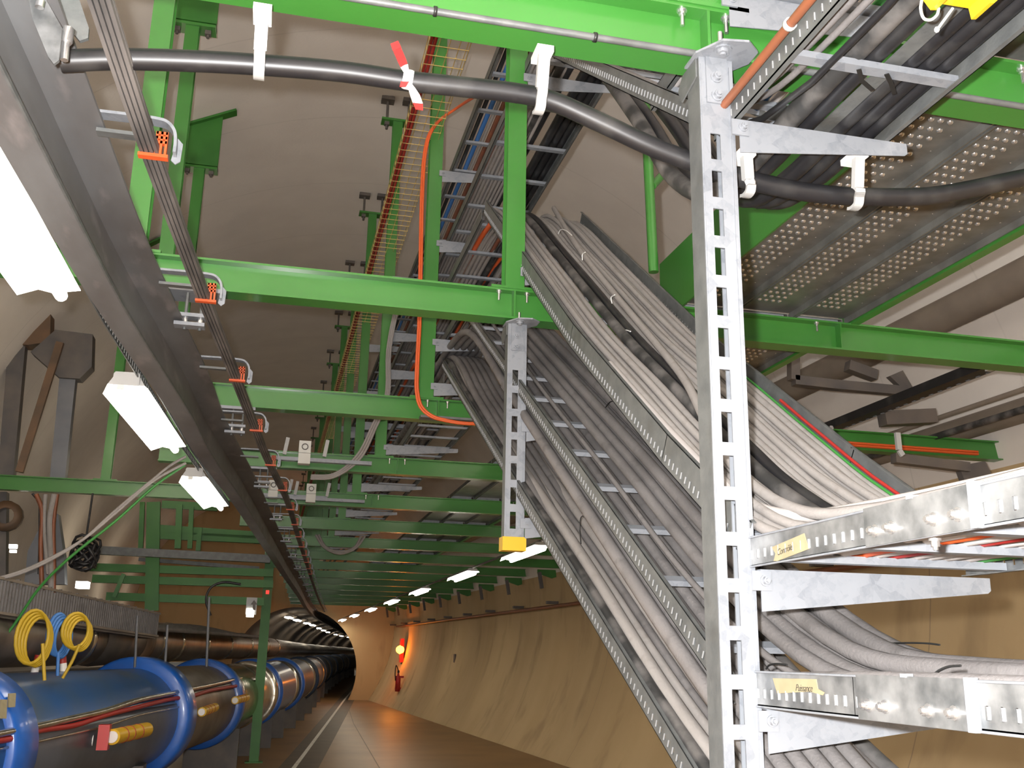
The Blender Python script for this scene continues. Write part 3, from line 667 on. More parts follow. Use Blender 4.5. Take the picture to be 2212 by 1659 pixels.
# cables in the tray on the right, seen from below
for i in range(12):
    x=1.04+.042*i; m=['cwhite','cred','cwhite','cwhite','corange','cwhite','cred','cwhite','cwhite','cwhite','cwhite','cgreen'][i]
    lb={'cwhite':'pale cable seen from below in the upper right tray','cred':['','red cable nearer the left rail seen from below in the upper right tray','','','','','red cable near the middle seen from below in the upper right tray'][i] if m=='cred' else '','corange':'orange cable seen from below in the upper right tray','cgreen':'green cable along the far rail seen from below in the upper right tray'}[m]
    cable(lb,'cables in the upper right tray',[(x+.05*math.sin(i),2.3,1.9),(x+.02*math.sin(i*2),2.02,1.735),(x,1.8,1.722),(x+.012*math.sin(i*3),1.3,1.722),(x,.6,1.722)],.0115,m,8)
# orange bundle down the third post and along the third beam
for i in range(4):
    o=.017*(i%2); o2=.015*(i//2)
    P_=[PY(a-o*250,b_+o*120,6.08-o2) for a,b_ in [(985,235),(955,256),(932,285),(920,330),(914,420),(911,560),(908,700),(903,800),(903,845),(912,878),(935,898),(970,908),(1015,914)]]
    cable('orange cable in the bundle running down the green post and along the third beam','orange cables on the third beam',[PY(1065-o*250,185,7.6),PY(1022-o*250,212,6.7)]+P_+[(1.6,6.11-o2,2.975-o),(3.0,6.11-o2,2.975-o),(4.9,6.11-o2,2.975-o)],.0085,'corange',8)
MB_=MB().box((.84,6.07,2.935),(2.2,6.15,2.95)); tag(MB_.build('perforated_strip','galvd'),'perforated grey strip under the orange cables on the third beam','strip')
for i in range(3):
    o=.014*i
    cable('pale cable hanging in a loop from the trays near the fourth beam','pale looped cables',[PY(862,640,8.2)+V((o,0,0)),PY(848,690,8.2)+V((o,0,0)),PY(836,760,8.2)+V((o,0,0)),PY(832,860,8.2)+V((o,0,0)),PY(806,915,8.2)+V((o,0,-o)),PY(770,985,8.2)+V((o,0,-o)),PY(720,1024,8.25)+V((0,0,-o)),PY(672,1027,8.3)+V((0,0,-o))],.011,'cgrey',6)
for i in range(2):
    cable('pale cable sagging in a shallow loop below the far trays','pale far loops',[PY(682+6*i,1155,13),PY(700+4*i,1182,13),PY(735,1196-4*i,13),PY(770-4*i,1182,13),PY(788-8*i,1158,13)],.018,'cgrey',6)
# ties round the bundles
def tie(px,y,m,label):
    xt=1.36 if 'grey cables on the lower' in label else 1.045 if 'left end' in label or 'buckle' in label else 1.28 if 'thick cables' in label or 'middle sloping' in label else 1.06 if 'lowest tray' in label else 1.10 if 'capped' in label else 1.225
    P4=[PX(a,b,xt) for a,b in px]
    tag(MB().tube(catmull(P4,5),.0022,6).build('cable_tie',m),label,'cable tie')
tie([(1296,908),(1300,895),(1308,880),(1318,868),(1326,866)],3.0,'black','black tie on the thick cables left of the top tray rail, upper')
tie([(1400,1040),(1402,1026),(1408,1012),(1418,1005)],2.55,'black','black tie on the thick cables left of the top tray rail, lower')
tie([(1452,1222),(1458,1212),(1475,1209),(1495,1215)],2.35,'black','black tie near the post on the middle sloping tray')
tie([(1880,1444),(1884,1425),(1888,1405),(1905,1393),(1950,1389),(2005,1390),(2030,1393)],1.55,'black','thin black tie over the big grey cables on the lower right tray')
tie([(1655,1445),(1660,1438),(1675,1434),(1700,1436)],1.85,'black','small black tie at the left end of the lower right tray')
tie([(2020,1455),(2030,1448),(2050,1440),(2075,1438)],1.36,'black','black tie with a buckle on the lower right tray')
tie([(1206,505),(1210,497),(1222,498),(1235,508)],3.9,'clear','white tie near the top of the black cables on the top tray')
tie([(1258,562),(1258,550),(1264,545)],3.6,'clear','white tie on the upper black cables of the top sloping tray')
tie([(1322,655),(1320,643),(1328,637)],3.2,'clear','white tie around the black cables halfway down the top tray')
tie([(1341,718),(1350,713),(1362,716)],2.95,'clear','white tie on the grey cable below halfway on the top tray')
tie([(1374,1450),(1384,1443),(1396,1444)],2.5,'clear','white tie on the pale cable of the lowest tray, upper')
tie([(1470,1592),(1480,1587),(1494,1592)],2.2,'clear','white tie on the pale cable of the lowest tray, lower')
tie([(1255,1175),(1252,1140),(1255,1118),(1262,1114)],3.6,'black','black tie on the cables right of the yellow capped post')
# ================================================================ WALKWAY
pl=[(1.785,2.05),(2.06,2.355),(2.365,2.65)]
protos={}
def plank(x0,x1,ya,yb,label,nubs):
    t=thing('walkway_plank',label,'walkway plank',((x0+x1)/2,(ya+yb)/2,3.1),'walkway planks')
    q=MB().box((x0,ya,3.125),(x1,yb,3.13)); n0=len(q.f); qn_=q
    for x in (x0,x1-.006):
        MB().box((x,ya,3.095),(x+.006,yb,3.125)).build('edge_fold','plank',t)
    if nubs:
        n=int((yb-ya-.1)/.052)
        for i in range(n):
            for j in range(5): qn_.dome((x0+.028+.034*j,ya+.06+.052*i,3.125),(0,0,-1),.0115,8,.7)
        for i in range(n//2): qn_.dome((x1-.045,ya+.08+.104*i,3.125),(0,0,-1),.0035,6,.5)
    qn_.build('sheet','plank',t,m2='nub',n2=n0)
    q=MB(); q.box((x0+.02,ya+.01,3.092),(x1-.02,ya+.016,3.125)); q.build('end_plate','galv',t)
for k in range(-1,13):
    ya=BY[0]+2.09*k+.01; yb=ya+2.07
    for j,(a,b) in enumerate(pl):
        side=['left','middle','right'][j]
        bay='bay over the camera side of the front beam' if k<0 else f'bay beyond the {ORD[k]} cross beam'
        plank(a,b,max(ya,.2),yb,f'{side} walkway plank of the {bay}',k in(0,1))
t=MB().box((1.772,2.14,3.09),(1.780,4.36,3.40)).build('toe_board','green'); tag(t,'green toe board plate along the walkway edge behind the front post','toe board')
for i,(a,b) in enumerate([(.2,4.3),(4.32,10.5),(10.52,33)]):
    t=MB().prism([(2.656,a,3.085),(2.70,a,3.085),(2.70,a,3.092),(2.664,a,3.092),(2.664,a,3.15),(2.656,a,3.15)],(0,b-a,0)).build('edge_angle','green'); tag(t,['green edge angle along the walkway planks above the nearest bays','green edge angle of the walkway behind the second beam','green edge angle of the far walkway'][i],'edge angle')
t=thing('handrail_post','round green handrail post with diagonal brace behind the slotted post','handrail',(1.62,4.1,3.1))
a=PY(1412,588,4.1); b=PY(1393,320,4.1); MB().cyl(a,b+V((0,0,.5)),.024,14).build('tube','green',t)
MB().cyl(PY(1409,402,4.1),PY(1470,335,4.25),.02,12).build('brace','green',t)
# ================================================================ PIPES ON THE RIGHT OF THE VAULT
def rat(px,py): d=ray(px,py); return d.x/d.z
def ypipe(p1,p2,h,name,label,m,ya=-1,yb=30,r=None):
    ra,rb=rat(*p1),rat(*p2); aa,ab=math.atan(ra),math.atan(rb); c=math.tan((aa+ab)/2)
    d=h*math.sqrt(1+c*c); rr=abs(d*math.sin((aa-ab)/2)) if r is None else r
    o=MB().tube([(c*h+min(0,vcx(y)-vcx(5.5)),y,1.5+h) for y in (ya,2,5.5,8,11,14,17,21,26) if y<=yb],rr,20).build(name,m); tag(o,label,'pipe'); return c*h,1.5+h,rr
px1=ypipe((2210,552),(2210,643),2.42,'pipe','large grey brown pipe high on the right under the vault','pipe',yb=26)
ypipe((2210,858),(2210,915),1.72,'pipe','lower brown pipe on the right below the black perforated tray','pipe',yb=12)
ypipe((2210,835),(2210,848),1.75,'pipe','thin brown rail between the two right hand pipes','pipe',yb=12)
ypipe((2210,876),(2210,893),1.60,'pipe','thin black cable along the lower right hand pipe','cmott',yb=12)
ra=rat(2130,790); h=1.70
t=thing('perforated_tray','black perforated cable tray running along the right of the vault','cable tray',(ra*h,4,1.5+h))
x=ra*h; z=1.5+h
tr_=MB().sweep([(x,-1,z),(x,14,z)],[(-.05,-.03),(.05,-.03),(.05,.03),(.046,.03),(.046,-.026),(-.046,-.026),(-.046,.03),(-.05,.03)],up=(0,0,1)); q=tr_; n0=len(q.f)
for i in range(90): q.box((x+.03,1+.09*i,z-.034),(x+.045,1.03+.09*i,z-.0305))
q.build('tray','cblack',t,m2='galv',n2=n0)
def wbr(label,pts,y,w,plate=None):
    t=thing('pipe_bracket',label,'bracket',PY(*pts[0],y))
    for a,b in zip(pts[:-1],pts[1:]): MB().bar(PY(*a,y),PY(*b,y),w,w).build('bar','darkst',t)
    if plate: MB().prism([PY(*q,y) for q in plate],(0,.05,0)).build('plate','darkst',t)
wbr('dark angled bracket under the large pipe behind the second beam',[(1714,770),(1714,822),(1800,832),(1955,846)],6.4,.07,[(1922,812),(1950,800),(1975,842),(1962,850)])
wbr('dark stub bracket below the large pipe near the black tray',[(1830,790),(1890,812)],6.6,.08)
wbr('dark bracket at the lower right below the orange cables',[(1930,990),(2090,1010)],5.4,.06,[(2072,1006),(2128,996),(2142,1024),(2084,1040)])
wbr('dark bracket between black tray and lower pipe',[(1905,905),(2015,900)],6.0,.10)
wbr('small dark green bracket beyond the sloping tray',[(1905,1085),(1945,1075)],6.9,.08)
flat_hook.__defaults__
t=thing('cable_hook','small white hook on the black cable beside the lower right pipe','hook',PY(1940,935,4.9))
MB().bar(PY(1938,935,4.9),PY(1942,972,4.9),.03,.02,up=(0,1,0)).build('strap','white',t)
MB().bar(PY(1942,972,4.9),PY(1950,984,4.9),.03,.015,up=(0,1,0)).build('cradle','white',t)
t=thing('cable_hook','small white box hook at the right end of the second beam','hook',PY(2140,790,4.3))
MB().box(PY(2128,802,4.35),PY(2152,778,4.3)).build('box','white',t)
# ================================================================ LAMPS
def lamp(P0,P1,w,h,label,group,m='lamp',near=True):
    P0,P1=V(P0),V(P1); t=thing('fluorescent_lamp',label,'lamp',P0,group)
    MB().sweep([P0,P1],[(-.30*w,h),(.30*w,h),(.42*w,h*.55),(-.42*w,h*.55)],up=(0,0,1)).build('housing','white',t)
    MB().sweep([P0,P1],[(-.42*w,h*.54),(-.5*w,0),(-.18*w,h*.30),(.06*w,h*.2),(.5*w,h*.4),(.42*w,h*.54)],up=(0,0,1)).build('reflector',m,t)
    d=(P1-P0).normalized(); r,u=frame(d)
    MB().tube([P0+r*.2*w+u*h*.12+d*.03,P1+r*.2*w+u*h*.12],.02,10).build('tube',m,t)
    if near:
        ec_=MB().prism([P0-d*.012+r*w*a+u*h*b for a,b in [(-.3,.5),(.3,.5),(.3,1.1),(.26,1.22),(-.26,1.22),(-.3,1.1)]],d*.008).build('end_cap','white',t)
        MB().bar(P0-d*.014+u*h*.5-r*.02,P0-d*.014+u*h*.25-r*.02,.03,.006,up=d).build('latch','boxm',ec_)
    return t
LL=[((-.79,2.05,2.597),(-.775,3.33,2.597)),((-.70,4.62,2.597),(-.63,5.95,2.597)),((-.565,7.08,2.597),(-.475,8.42,2.597))]
for i,(a,b) in enumerate(LL): lamp(a,b,.19,.085,f'glowing fluorescent lamp left of the monorail, {["nearest","middle","farthest"][i]} of three','lamps left of the monorail')
t=thing('support_rail','perforated grey rail carrying the lamps left of the monorail','rail',(-.74,3,2.69))
for s in (-1,1):
    q=MB(); path=[(-.775,1.5,0),(-.725,3.8,0),(-.62,6.3,0),(-.475,8.9,0)]
    for a,b in zip(path[:-1],path[1:]):
        a,b=V(a),V(b); n=int((b-a).length/.05)
        for i in range(n):
            p=a+(b-a)*(i/n); p2=a+(b-a)*((i+.62)/n)
            o=V((s*.022+.06,0,2.70)); q.bar(p+o,p2+o,.003,.03)
        q.bar(a+V((s*.022+.06,0,2.718)),b+V((s*.022+.06,0,2.718)),.005,.006); q.bar(a+V((s*.022+.06,0,2.682)),b+V((s*.022+.06,0,2.682)),.005,.006)
    q.build('perforated_side','galvd',t)
for i,y in enumerate([9.0,12.2,15.9,19.6,23.6,28.0,32.3]):
    x=2.46-.004*y; lamp((x,y,2.45),(x,y+1.35,2.45),.17,.07,f'{ORD[i]} glowing lamp in the row along the right wall','lamps along the right wall','lampf',near=False)
q=MB().tube([(2.45,4.0,2.531),(2.32,33.8,2.531)],.012,6); tag(q.build('cable','cdark'),'thin cable strung along the right hand lamp row','cable')
def tun(y,dx,z): return V((tcx(y)+dx,y,z))
yy=[36,39,43,46,52,57,62,70,76,82,90,98,106,115,125]
for i,y in enumerate(yy): lamp(tun(y,-.55,2.60),tun(y+1.4,-.55,2.60),.2,.08,f'{ORD[i]} small lamp inside the far narrow tunnel','lamps inside the narrow tunnel','lampf',near=False)
# ================================================================ MACHINE LINE
AXL=[(4,-2.6),(7.4,-1.92),(10.9,-1.15),(13.9,-.68),(16.4,-.25),(22,.42),(27,.95),(34,1.55),(44,2.5),(60,4.2),(90,8.5)]
AZ=.85
def ax(y): return lerp([a for a,b in AXL],[b for a,b in AXL],y)
def axd(y): return V((ax(y+.3)-ax(y-.3),.6,0)).normalized()
def axp(y,z=AZ): return V((ax(y),y,z))
def on_mag(px,py,R):
    d=ray(px,py).normalized(); t=4.
    while t<40:
        p=CAM+d*t
        if (p.x-ax(p.y))**2*.96+(p.z-AZ)**2<R*R: return p
        t+=.01
    return CAM+d*12
def vessel(name,label,y0,y1,R,m,rings,ringm='bluef',feet=True,cat='magnet',group=None):
    t=thing(name,label,cat,axp(y0,0),group)
    n=max(2,int((y1-y0)/1.2)+1); path=[axp(y0+(y1-y0)*i/(n-1)) for i in range(n)]
    MB().tube(path,R,40).build('vessel_body',m,t)
    for (yr,wd,Rr) in rings:
        MB().lathe(axp(yr),axd(yr),[(-wd/2,R*.98),(-wd/2,Rr-.02),(-wd/2+.02,Rr),(wd/2-.02,Rr),(wd/2,Rr-.02),(wd/2,R*.98)],48).build('flange_ring',ringm,t)
    if feet:
        for f in (.2,.8):
            y=y0+(y1-y0)*f; c=axp(y,0)
            MB().box((c.x-.34,y-.14,0),(c.x+.34,y+.14,AZ-R*.8)).build('support_foot','darkst',t)
    return t
m1=vessel('magnet_vessel','big blue magnet vessel nearest the camera with a red cable along it',6.7,11.0,.46,'blue',[(7.35,.34,.53),(10.75,.30,.57)])
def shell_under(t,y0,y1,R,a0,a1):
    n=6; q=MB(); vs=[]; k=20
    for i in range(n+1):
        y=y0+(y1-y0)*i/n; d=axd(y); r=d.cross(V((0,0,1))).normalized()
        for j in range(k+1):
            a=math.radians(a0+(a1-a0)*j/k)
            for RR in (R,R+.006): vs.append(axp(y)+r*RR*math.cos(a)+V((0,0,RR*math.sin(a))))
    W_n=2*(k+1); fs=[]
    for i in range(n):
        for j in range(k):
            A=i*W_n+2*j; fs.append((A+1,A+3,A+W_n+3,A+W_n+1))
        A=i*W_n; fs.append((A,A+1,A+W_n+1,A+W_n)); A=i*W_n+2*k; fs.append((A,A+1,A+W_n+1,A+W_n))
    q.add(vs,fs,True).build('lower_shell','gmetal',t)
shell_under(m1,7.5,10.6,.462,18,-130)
vessel('magnet_vessel','second blue magnet vessel ending at the thin green post',11.0,13.9,.46,'dfoil',[(13.55,.22,.54)],feet=False)
si=vessel('interconnect','silver foil interconnect between blue vessels behind the green post',13.9,16.7,.44,'foil',[(14.1,.08,.475),(15.5,.05,.46),(16.5,.12,.49)],'foil',cat='magnet part')
nm=['third','fourth','fifth','sixth','seventh','eighth','ninth','tenth']
y=16.75
for i in range(8):
    Ln=3.2+i*.8
    vessel('magnet_vessel',f'{nm[i]} blue vessel in the line receding towards the tunnel',y,y+Ln,.46,'blue' if i<1 else 'bdim',[(y+.25,.16,.52)],ringm='bluef' if i<2 else 'bdim',group='distant magnet vessels')
    vessel('interconnect',f'shiny joint after the {nm[i]} blue vessel',y+Ln,y+Ln+.9,.42,'dfoil',[(y+Ln+.4,.1,.47)],'foil',feet=False,cat='magnet part',group='distant joints')
    y+=Ln+.9
# ribbed hose and red cable strapped on the near vessels
def along(px,R,dz=0): return [on_mag(a,b,R) for a,b in px]
pb=[(-40,1600),(20,1588),(90,1574),(160,1558),(225,1543),(300,1519),(370,1505),(410,1496),(450,1488),(520,1472)]
tag(MB().tube(catmull([on_mag(a,b+6+3*math.sin(a*.05),.49) for a,b in pb],4),.020,8).build('red_cable','cred'),'red cable strapped along the side of the near blue vessels','cable')
tag(MB().tube(catmull([on_mag(a,b-7,.50) for a,b in pb],4),.024,8).build('flexible_conduit','foil'),'silver ribbed conduit just above the red cable on the blue vessels','conduit')
tag(MB().tube(catmull([on_mag(a,b+26,.475) for a,b in pb[:-2]],4),.010,8).build('thin_conduit','foil'),'thin bright conduit below the red cable on the near vessel','conduit')
def yfit(a,b,r,label,plate=True):
    A,B=on_mag(*a,.60),on_mag(*b,.60); t=thing('yellow_fitting',label,'fitting',A)
    sl_=MB().cyl(A,B,r,18).build('sleeve','yellow',t)
    d=(B-A).normalized(); MB().cyl(A-d*.015,A,r*.75,14).build('end_disc','tapewhite',t)
    for f in (.25,.45,.7): c=A+(B-A)*f; MB().lathe(c,d,[(-.006,r),(-.006,r*1.05),(.006,r*1.05),(.006,r)],18).build('red_band','cred',sl_)
    if plate:
        MB().box((A.x-.10,A.y-.06,A.z-.09),(A.x-.02,A.y+.05,A.z+.09)).build('red_bracket','extred',t)
        MB().cyl(A+V((-.26,.0,-.02)),A+V((-.14,.02,-.02)),.05,14).build('side_disc','tapewhite',t)
yfit((243,1592),(316,1576),.058,'large yellow cylinder fitting with red bracket on the near blue vessel')
yfit((436,1538),(464,1528),.045,'small yellow cylinder fitting behind the first blue ring',False)
yfit((508,1513),(532,1507),.045,'farther small yellow cylinder fitting near the green post',False)
t=thing('label_plate','pair of small beige label plates on the left blue ring','label',on_mag(10,1520,.56))
for c in ([(0,1511),(13,1511),(11,1552),(-4,1552)],[(17,1498),(32,1497),(30,1527),(16,1528)]):
    P4=[on_mag(a,b,.555) for a,b in c]; MB().prism(P4,(.01,-.01,.0)).build('plate','tape',t)
# blocks under the line
tag(MB().box((-1.75,10.9,0),(-1.0,11.7,.34)).build('concrete_block','boxm'),'pale block on the floor under the second blue vessel','block')
for i,(px,py) in enumerate([(585,1568),(560,1600)]):
    p=PZ(px,py,0); t=tag(MB().box((p.x-.25,p.y-.2,0),(p.x+.1,p.y+.35,.42)).build('jack_block','darkst'),['dark jack block under the silver joint','dark jack block just left of the green post foot'][i],'jack')
# cryogenic line behind
QX=[(4,-2.75),(8,-2.15),(13,-1.5),(18,-.92),(24,-.28),(34,.45),(46,1.6),(60,3.2),(90,7.4)]
def qx(y): return lerp([a for a,b in QX],[b for a,b in QX],y)
t=thing('cryogenic_pipe','long silver clad pipe running above and behind the blue vessels','pipe',(qx(13),13,1.58))
ys=[8,10,13,15.5,18,21,24,29,34,40,46,53,60,75,90]
MB().tube([V((qx(y),y,1.58)) for y in ys],.25,28).build('cladding','dfoil',t)
for y in (10.5,13.4,14.6,16.6,19,22,26,30): MB().lathe((qx(y),y,1.58),(qx(y+.3)-qx(y-.3),.6,0),[(-.04,.25),(-.03,.265),(.03,.265),(.04,.25)],28).build('joint_band','foil',t)
tag(MB().lathe((qx(11.4),11.4,1.6),(.115,1,0),[(-.5,.25),(-.42,.275),(-.2,.29),(.25,.285),(.4,.27),(.5,.25)],28).build('insulation_sleeve','darkst'),'bulky grey wrapped sleeve on the silver pipe behind the yellow coils','insulation')
t=thing('pipe_sleeve','dark rusty collar on the silver pipe right of the grey sleeve','collar',(qx(12.6),12.6,1.58))
MB().lathe((qx(12.6),12.6,1.58),(.115,1,0),[(-.14,.25),(-.12,.3),(.12,.3),(.14,.25)],28).build('collar','rust',t)
# slatted tray over the pipe
t=thing('slatted_tray','dusty cable tray with closely slatted side at the far left','cable tray',PY(-60,1312,7.6))
A=PY(-60,1312,7.6); B=PY(340,1372,12.0); n=80
for zz in (-.01,.23): MB().bar(A+V((0,0,zz)),B+V((0,0,zz)),.03,.02).build('side_rail','pipe',t)
q=MB()
for i in range(n):
    p=A+(B-A)*(i/n); q.box((p.x-.01,p.y-.018,p.z-.01),(p.x+.012,p.y+.018,p.z+.23+.02*math.sin(i*1.7)))
q.build('slat_row','cdark',t)
for i in range(5):
    o=-.06*i-.05
    cable('dusty brown cable lying in the slatted tray at the far left','cables in the slatted tray',[A+V((o,0,.05)),A+(B-A)*.35+V((o,0,.06+.02*i)),A+(B-A)*.7+V((o,0,.05)),B+V((o,0,.07)),B+V((.4+o,2.5,.08+.02*i)),B+V((1.1+o,8,.10))],.03,'cdark',6)
tag(MB().bar(A+V((-.19,0,-.03)),B+V((-.19,0,-.03)),.36,.02).build('tray_base','darkst'),'dark flat plate under the slatted tray','plate')
# service pipes lower left behind the vessel
for i,(z,r) in enumerate([(1.20,.07),(1.02,.09),(1.38,.05)]):
    tag(MB().cyl((-2.6,7,z),(-1.75,16,z),r,12).build('service_pipe','pipe'),['middle brown service pipe behind the near blue vessel','lowest and thickest brown service pipe behind the near blue vessel','thin upper brown service pipe behind the near blue vessel'][i],'pipe')
for i,(px,y0,y1) in enumerate([(297,1330,1442),(362,1350,1445),(452,1290,1440)]):
    tag(MB().tube([PY(px,y0,10.6+.2*i),PY(px-3,(y0+y1)/2,10.6+.2*i),PY(px-6,y1,10.6+.2*i)],.013,8).build('hanging_hose','greyst'),['grey hose hanging in front of the silver pipe above the blue ring','thin grey hose hanging right of the first one','dark hose hanging left of the thin green post'][i],'hose')
# crate and cabinets glimpsed beyond the vessel
t=thing('yellow_cabinet','pale cabinet with yellow panel behind the blue ring','cabinet',(-1.55,16.5,.7))
MB().box((-1.6,16.4,.6),(-.9,17.2,1.30)).build('body','boxm',t); MB().box((-1.38,16.38,.72),(-1.12,16.41,1.18)).build('yellow_panel','yellow',t)
# red and white posts
for i,(a,b) in enumerate([((84,1415),(72,1462)),((134,1412),(138,1460))]):
    t=thing('striped_post',['leaning red and white post below the left yellow coil','red and white post below the right yellow coil'][i],'post',PY(*b,9.0))
    A,B=PY(*a,9.0),PY(*b,9.0); B=B+(B-A)*1.2
    for j in range(5):
        p=A+(B-A)*(j/5); q_=A+(B-A)*((j+1)/5); MB().cyl(p,q_,.03,10).build('band',['cred','tapewhite'][j%2],t)
# coils
def coil(px,py,rx,ry,y,m,label,tail=None):
    c=PY(px,py,y); s=y/2150*.97; t=thing('cable_coil',label,'coil',c)
    for j in range(4):
        pts=[]
        for i in range(21):
            a=2*PI*i/20; k=1-.07*j
            pts.append(c+V((rx*s*k*math.cos(a)+.01*j,.02*j+.10*math.cos(a),ry*s*(1-.03*j)*math.sin(a)-.01*j)))
        MB().tube(pts,.013,6).build('loop',m,t)
    if tail: MB().tube(catmull([PY(a,b,y) for a,b in tail],4),.012,6).build('tail',m,t)
coil(70,1376,24,52,7.6,'cyellow','large yellow cable coil hanging at the lower left',[(92,1390),(94,1430),(96,1470)])
coil(163,1362,20,34,8.0,'cyellow','smaller yellow cable coil right of the blue one',[(172,1392),(155,1430),(135,1465)])
coil(124,1370,13,40,7.9,'cblue','dark blue cable coil between the two yellow coils',[(126,1410),(124,1460)])
# hanging bundles and slack cables on the left
for i,(pts,r,m,lb) in enumerate([
  ([(78,1068),(90,1100),(88,1180),(92,1300)],.022,'copper','orange brown cable hanging from the left beam, leftmost'),
  ([(98,1068),(95,1130),(100,1200),(104,1240)],.02,'cgrey','pale hanging cable second from the left under the left beam'),
  ([(118,1068),(108,1120),(110,1200),(112,1310)],.03,'cgrey','thick pale hanging cable third from the left under the left beam'),
  ([(124,1068),(116,1130),(117,1220),(116,1300)],.018,'copper','orange brown cable hanging close to the grey column'),
  ([(70,1066),(84,1085),(86,1120),(84,1240)],.012,'cblack','thin black cable hanging at the left of the bundle')]):
    cable(lb,'hanging cables at the left',[PY(a,b,10.2) for a,b in pts],r,m)
for i in range(2):
    cable('beige cable slung from the lamp rail down to the left edge','beige slung cables',[PY(402,1000-14*i,8.0),PY(370,1016-12*i,8.0),PY(330,1040-4*i,8.0),PY(250,1108-6*i,8.0),PY(180,1165,8.0),PY(110,1205+4*i,8.0),PY(40,1236+4*i,8.0),PY(-40,1258,8.0)],.0105,'cgrey')
cable('green cable slung alongside the beige ones',None,[PY(400,1004,8.05),PY(340,1045,8.05),PY(250,1125,8.05),PY(150,1205,8.1),PY(85,1270,8.2),PY(30,1350,8.3),PY(-40,1440,8.3)],.011,'cgreen')
cable('thin black cable arching left of the thin green post',None,[PY(455,1330,13),PY(445,1295,13),PY(455,1270,13),PY(480,1258,13),PY(520,1262,13)],.015,'cblack')
t=thing('cable_bundle','tangled black cable bundle hanging left of the grey beam','cable bundle',PY(180,1205,10.3))
for j in range(9):
    c=PY(180,1207,10.3); a=random.random()*6; rr=.09+random.random()*.05
    MB().tube([c+V((rr*math.cos(2*PI*i/12+a),.08*math.sin(2*PI*i/12*2+j),rr*1.1*math.sin(2*PI*i/12)+.01*j)) for i in range(13)],.014,6).build('loop','cblack',t)
c=PY(180,1207,10.3); MB().tube([c+V((0,0,.1)),V((c.x,c.y+.05,ZB))],.01,6).build('strap','cblack',t)
# steel columns and gussets at the upper left
def poly(label,name,cat,px,y,th,m):
    t=MB().prism([PY(a,b,y) for a,b in px],(0,th,0)).build(name,m); tag(t,label,cat)
t=thing('column','blue grey column under the dark gusset at the far left','column',(-2.1,10.4,3.09))
MB().prism([PY(a,b,10.45) for a,b in [(130,800),(165,800),(140,1036),(107,1036)]],(0,.12,0)).build('shaft','greyst',t)
MB().prism([PY(a,b,10.40) for a,b in [(66,760),(120,712),(200,722),(198,792),(172,818),(128,815)]],(0,.18,0)).build('gusset','darkst',t)
MB().bar(PY(130,740,10.35),PY(42,1020,10.35),.07,.05).build('diagonal_rod','rust',t)
t=thing('column','brown column at the left edge under the rusty head plate','column',(-2.7,10.4,3.09))
MB().prism([PY(a,b,10.5) for a,b in [(18,740),(55,740),(28,1034),(-6,1034)]],(0,.12,0)).build('shaft','darkst',t)
MB().prism([PY(a,b,10.45) for a,b in [(-60,640),(60,620),(110,650),(108,738),(60,745),(-60,735)]],(0,.2,0)).build('head_plate','rust',t)
t=thing('column','dark tapering column below the left beam','column',PY(100,1240,11))
MB().prism([PY(a,b,11.0) for a,b in [(112,1110),(125,1110),(138,1200),(140,1262),(52,1262),(60,1190),(85,1140)]],(0,.15,0)).build('shaft','greyst',t)
t=thing('column','dark post with clamp at the left edge below the left beam','column',PY(10,1150,10.8))
MB().prism([PY(a,b,10.8) for a,b in [(-10,1062),(14,1062),(12,1250),(-10,1250)]],(0,.12,0)).build('shaft','darkst',t)
MB().lathe(PY(14,1115,10.75),(0,1,0),[(-.05,.08),(-.05,.15),(.05,.15),(.05,.08)],14).build('clamp','rust',t)
# transverse frames at the left
def frame_bar(label,a,b,y,w,h,m,name='frame_bar'):
    tag(MB().bar(PY(*a,y),PY(*b,y),w,h).build(name,m),label,'frame')
frame_bar('long grey beam crossing the left background below the lamps',(196,1188),(584,1208),13.5,.12,.10,'galvd')
frame_bar('second thinner grey bar below the long grey beam',(300,1208),(560,1228),14.5,.08,.05,'galvd')
for i,(x,y0,y1,w) in enumerate([(308,1085,1185,.06),(332,1085,1320,.17),(388,1090,1185,.08),(414,1095,1185,.06),(432,1140,1190,.06)]):
    frame_bar(['thin green upright at the left of the background frame','broad green upright behind the second lamp','green upright right of the broad one','second green upright right of the broad one','short green upright under the third lamp'][i],(x,y0),(x-4,y1),14,w,.08,'dgreen','upright')
for i,(a,b) in enumerate([((340,1142),(600,1160)),((340,1156),(600,1168)),((190,1225),(590,1238)),((200,1250),(590,1262)),((230,1288),(570,1300)),((350,1090),(470,1096))]):
    frame_bar(['upper thin green rail behind the third lamp','lower thin green rail behind the third lamp','green crossbar below the grey beam','next green crossbar below the grey beam','lowest green crossbar above the silver pipe','short dark green crossbar left of the third lamp'][i],a,b,14.06,.09,.10,'dgreen','crossbar')
frame_bar('slanting green strut above the silver pipe',(268,1240),(247,1290),14.0,.08,.05,'green','strut')
t=thing('upright_post','thin green post standing on the floor right of the blue vessels','post',(-.02,15.1,0))
MB().bar((-.03,15.1,0),(-.03,15.1,ZB),.13,.10,up=(0,1,0)).build('shaft','dgreen',t); MB().box((-.15,15.0,0),(.09,15.2,.015)).build('foot_plate','dgreen',t)
